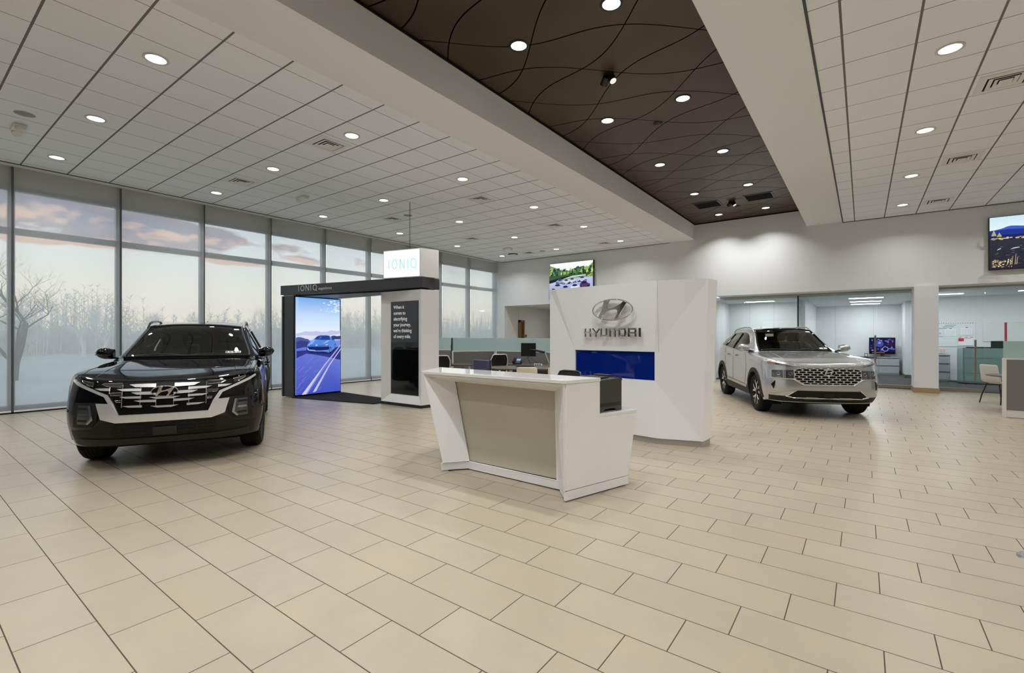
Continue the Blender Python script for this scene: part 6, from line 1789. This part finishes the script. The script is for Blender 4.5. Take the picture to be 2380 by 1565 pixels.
for s in (1, -1):
    f_ = lambda pts: [(s * u, v) for u, v in pts]
    hl = S.patch('front', f_([(.545, .872), (.80, .862), (.845, .855), (.85, .735), (.80, .722), (.545, .722)]), -.005, .010, 'headlamp', M['lampdark'], sv_)
    for y in (.59, .76): S.line('front', [(s * (y + .026 * math.cos(2 * PI * k / 12)), .80 + .026 * math.sin(2 * PI * k / 12)) for k in range(12)], .005, 'projector_ring', M['lampsilver'], hl, .012, closed=True)
    for y in (.66, .685): S.patch('front', f_([(y, .862), (y + .012, .862), (y + .018, .728), (y + .006, .728)]), .006, .016, 'lamp_blade', M['lampsilver'], hl)
    for y in (.56, .73): S.patch('front', f_([(y, .745), (y + .07, .745), (y + .07, .752), (y, .752)]), .006, .014, 'lamp_blade', M['lampsilver'], hl)
    dl = S.patch('front', f_([(.54, .932), (.70, .945), (.885, .975), (.885, 1.004), (.86, 1.004), (.70, .972)]), -.005, .010, 'daytime_light', M['lampdark'], sv_)
    S.patch('front', f_([(.79, .963), (.88, .980), (.88, .997), (.80, .98)]), .005, .014, 'amber_marker', M['amber'], dl, .03)
    S.patch('front', f_([(.60, .942), (.74, .957), (.74, .965), (.62, .952)]), .005, .014, 'lamp_blade', M['lampsilver'], dl, .03)
    S.patch('front', f_([(.81, .675), (.862, .60), (.83, .52), (.815, .60)]), -.005, .012, 'side_vent', M['grillblack'], sv_, .03)
    S.patch('front', f_([(.515, .515), (.60, .50), (.80, .435), (.88, .43), (.87, .40), (.63, .402)]), -.005, .022, 'bumper_wing', principled('silver_trim_panel', srgb(190, 192, 196), .2, .8), sv_)
    S.line('front', f_([(.505, .515), (.635, .412), (.54, .372)]), .011, 'chrome_corner', M['chrome'], sv_, .014)
    S.patch('front', f_([(.17, .392), (.36, .392), (.38, .36), (.15, .36)]), 0, .034, 'skid_tab', M['satin'], sv_)
lg = S.patch('front', [(-.51, .508), (.51, .508), (.625, .415), (.54, .376), (-.54, .376), (-.625, .415)], -.005, .008, 'lower_grille', M['grillblack'], sv_)
for z in (.405, .433, .461, .489): S.line('front', [(-.60 + (z - .415) * 1.0, z), (.60 - (z - .415) * 1.0, z)], .0035, 'grille_slat', M['clad'], lg, .008)
S.line('front', [(-.66, .398), (-.54, .374), (.54, .374), (.66, .398)], .010, 'skid_chrome', M['chrome'], sv_, .018)
S.patch('front', [(-.86, .30), (.86, .30), (.88, .40), (.66, .39), (.55, .366), (-.55, .366), (-.66, .39), (-.88, .40)], -.012, .010, 'lower_bumper', M['clad'], sv_)
S.patch('front', [(-.08, .38), (.08, .38), (.08, .47), (-.08, .47)], 0, .022, 'plate_panel', M['clad'], sv_)
emblem_parts(0, .828, .112, .056, lambda s, z, l=0: Vector((S.hit('front', 0, .828).x + .014 + l, s, z)), .016, sv_, ringw=.10, n=40)
MB().lathe([(.001, 0), (.104, 0), (.104, .006), (.001, .006)], 36, Matrix.Translation((S.hit('front', 0, .828).x + .009, 0, .828)) @ Matrix.Rotation(PI / 2, 4, 'Y') @ Matrix.Diagonal((.49, 1, 1, 1))).build('emblem_plate', M['grillblack'], sv_)
S.patch('front', [(.42, 1.565), (.53, 1.56), (.53, 1.585), (.42, 1.588)], .005, .007, 'windshield_sticker', M['paper'], sv_)
st = S.patch('front', [(.47, 1.215), (.64, 1.215), (.64, 1.24), (.47, 1.24)], .004, .006, 'windshield_sticker', M['paper'], sv_)
S.patch('front', [(.54, 1.218), (.57, 1.218), (.57, 1.237), (.54, 1.237)], .006, .008, 'sticker_print', principled('sticker_green', srgb(70, 96, 84), .7), st)
for y0, y1 in ((-.64, -.05), (-.02, .55)):
    MB().tube([S.hit('front', y0 + (y1 - y0) * i / 8, 1.185 + .02 * math.sin(PI * i / 8)) + Vector((.012, 0, .008)) for i in range(9)], .007, 6).build('wiper', M['black'], sv_, smooth=60)
for s in (1, -1):
    S.line('top', [(2.2, s * .60), (1.6, s * .58), (.92, s * .54)], .005, 'hood_crease', M['silverpaint'], sv_)
    S.line('top', [(2.12, s * .76), (1.8, s * .80), (1.2, s * .81), (.76, s * .80)], .003, 'panel_gap', M['blackmatte'], sv_)
S.line('front', [(-.60, .975), (-.4, .968), (0, .965), (.4, .968), (.60, .975)], .003, 'panel_gap', M['blackmatte'], sv_)
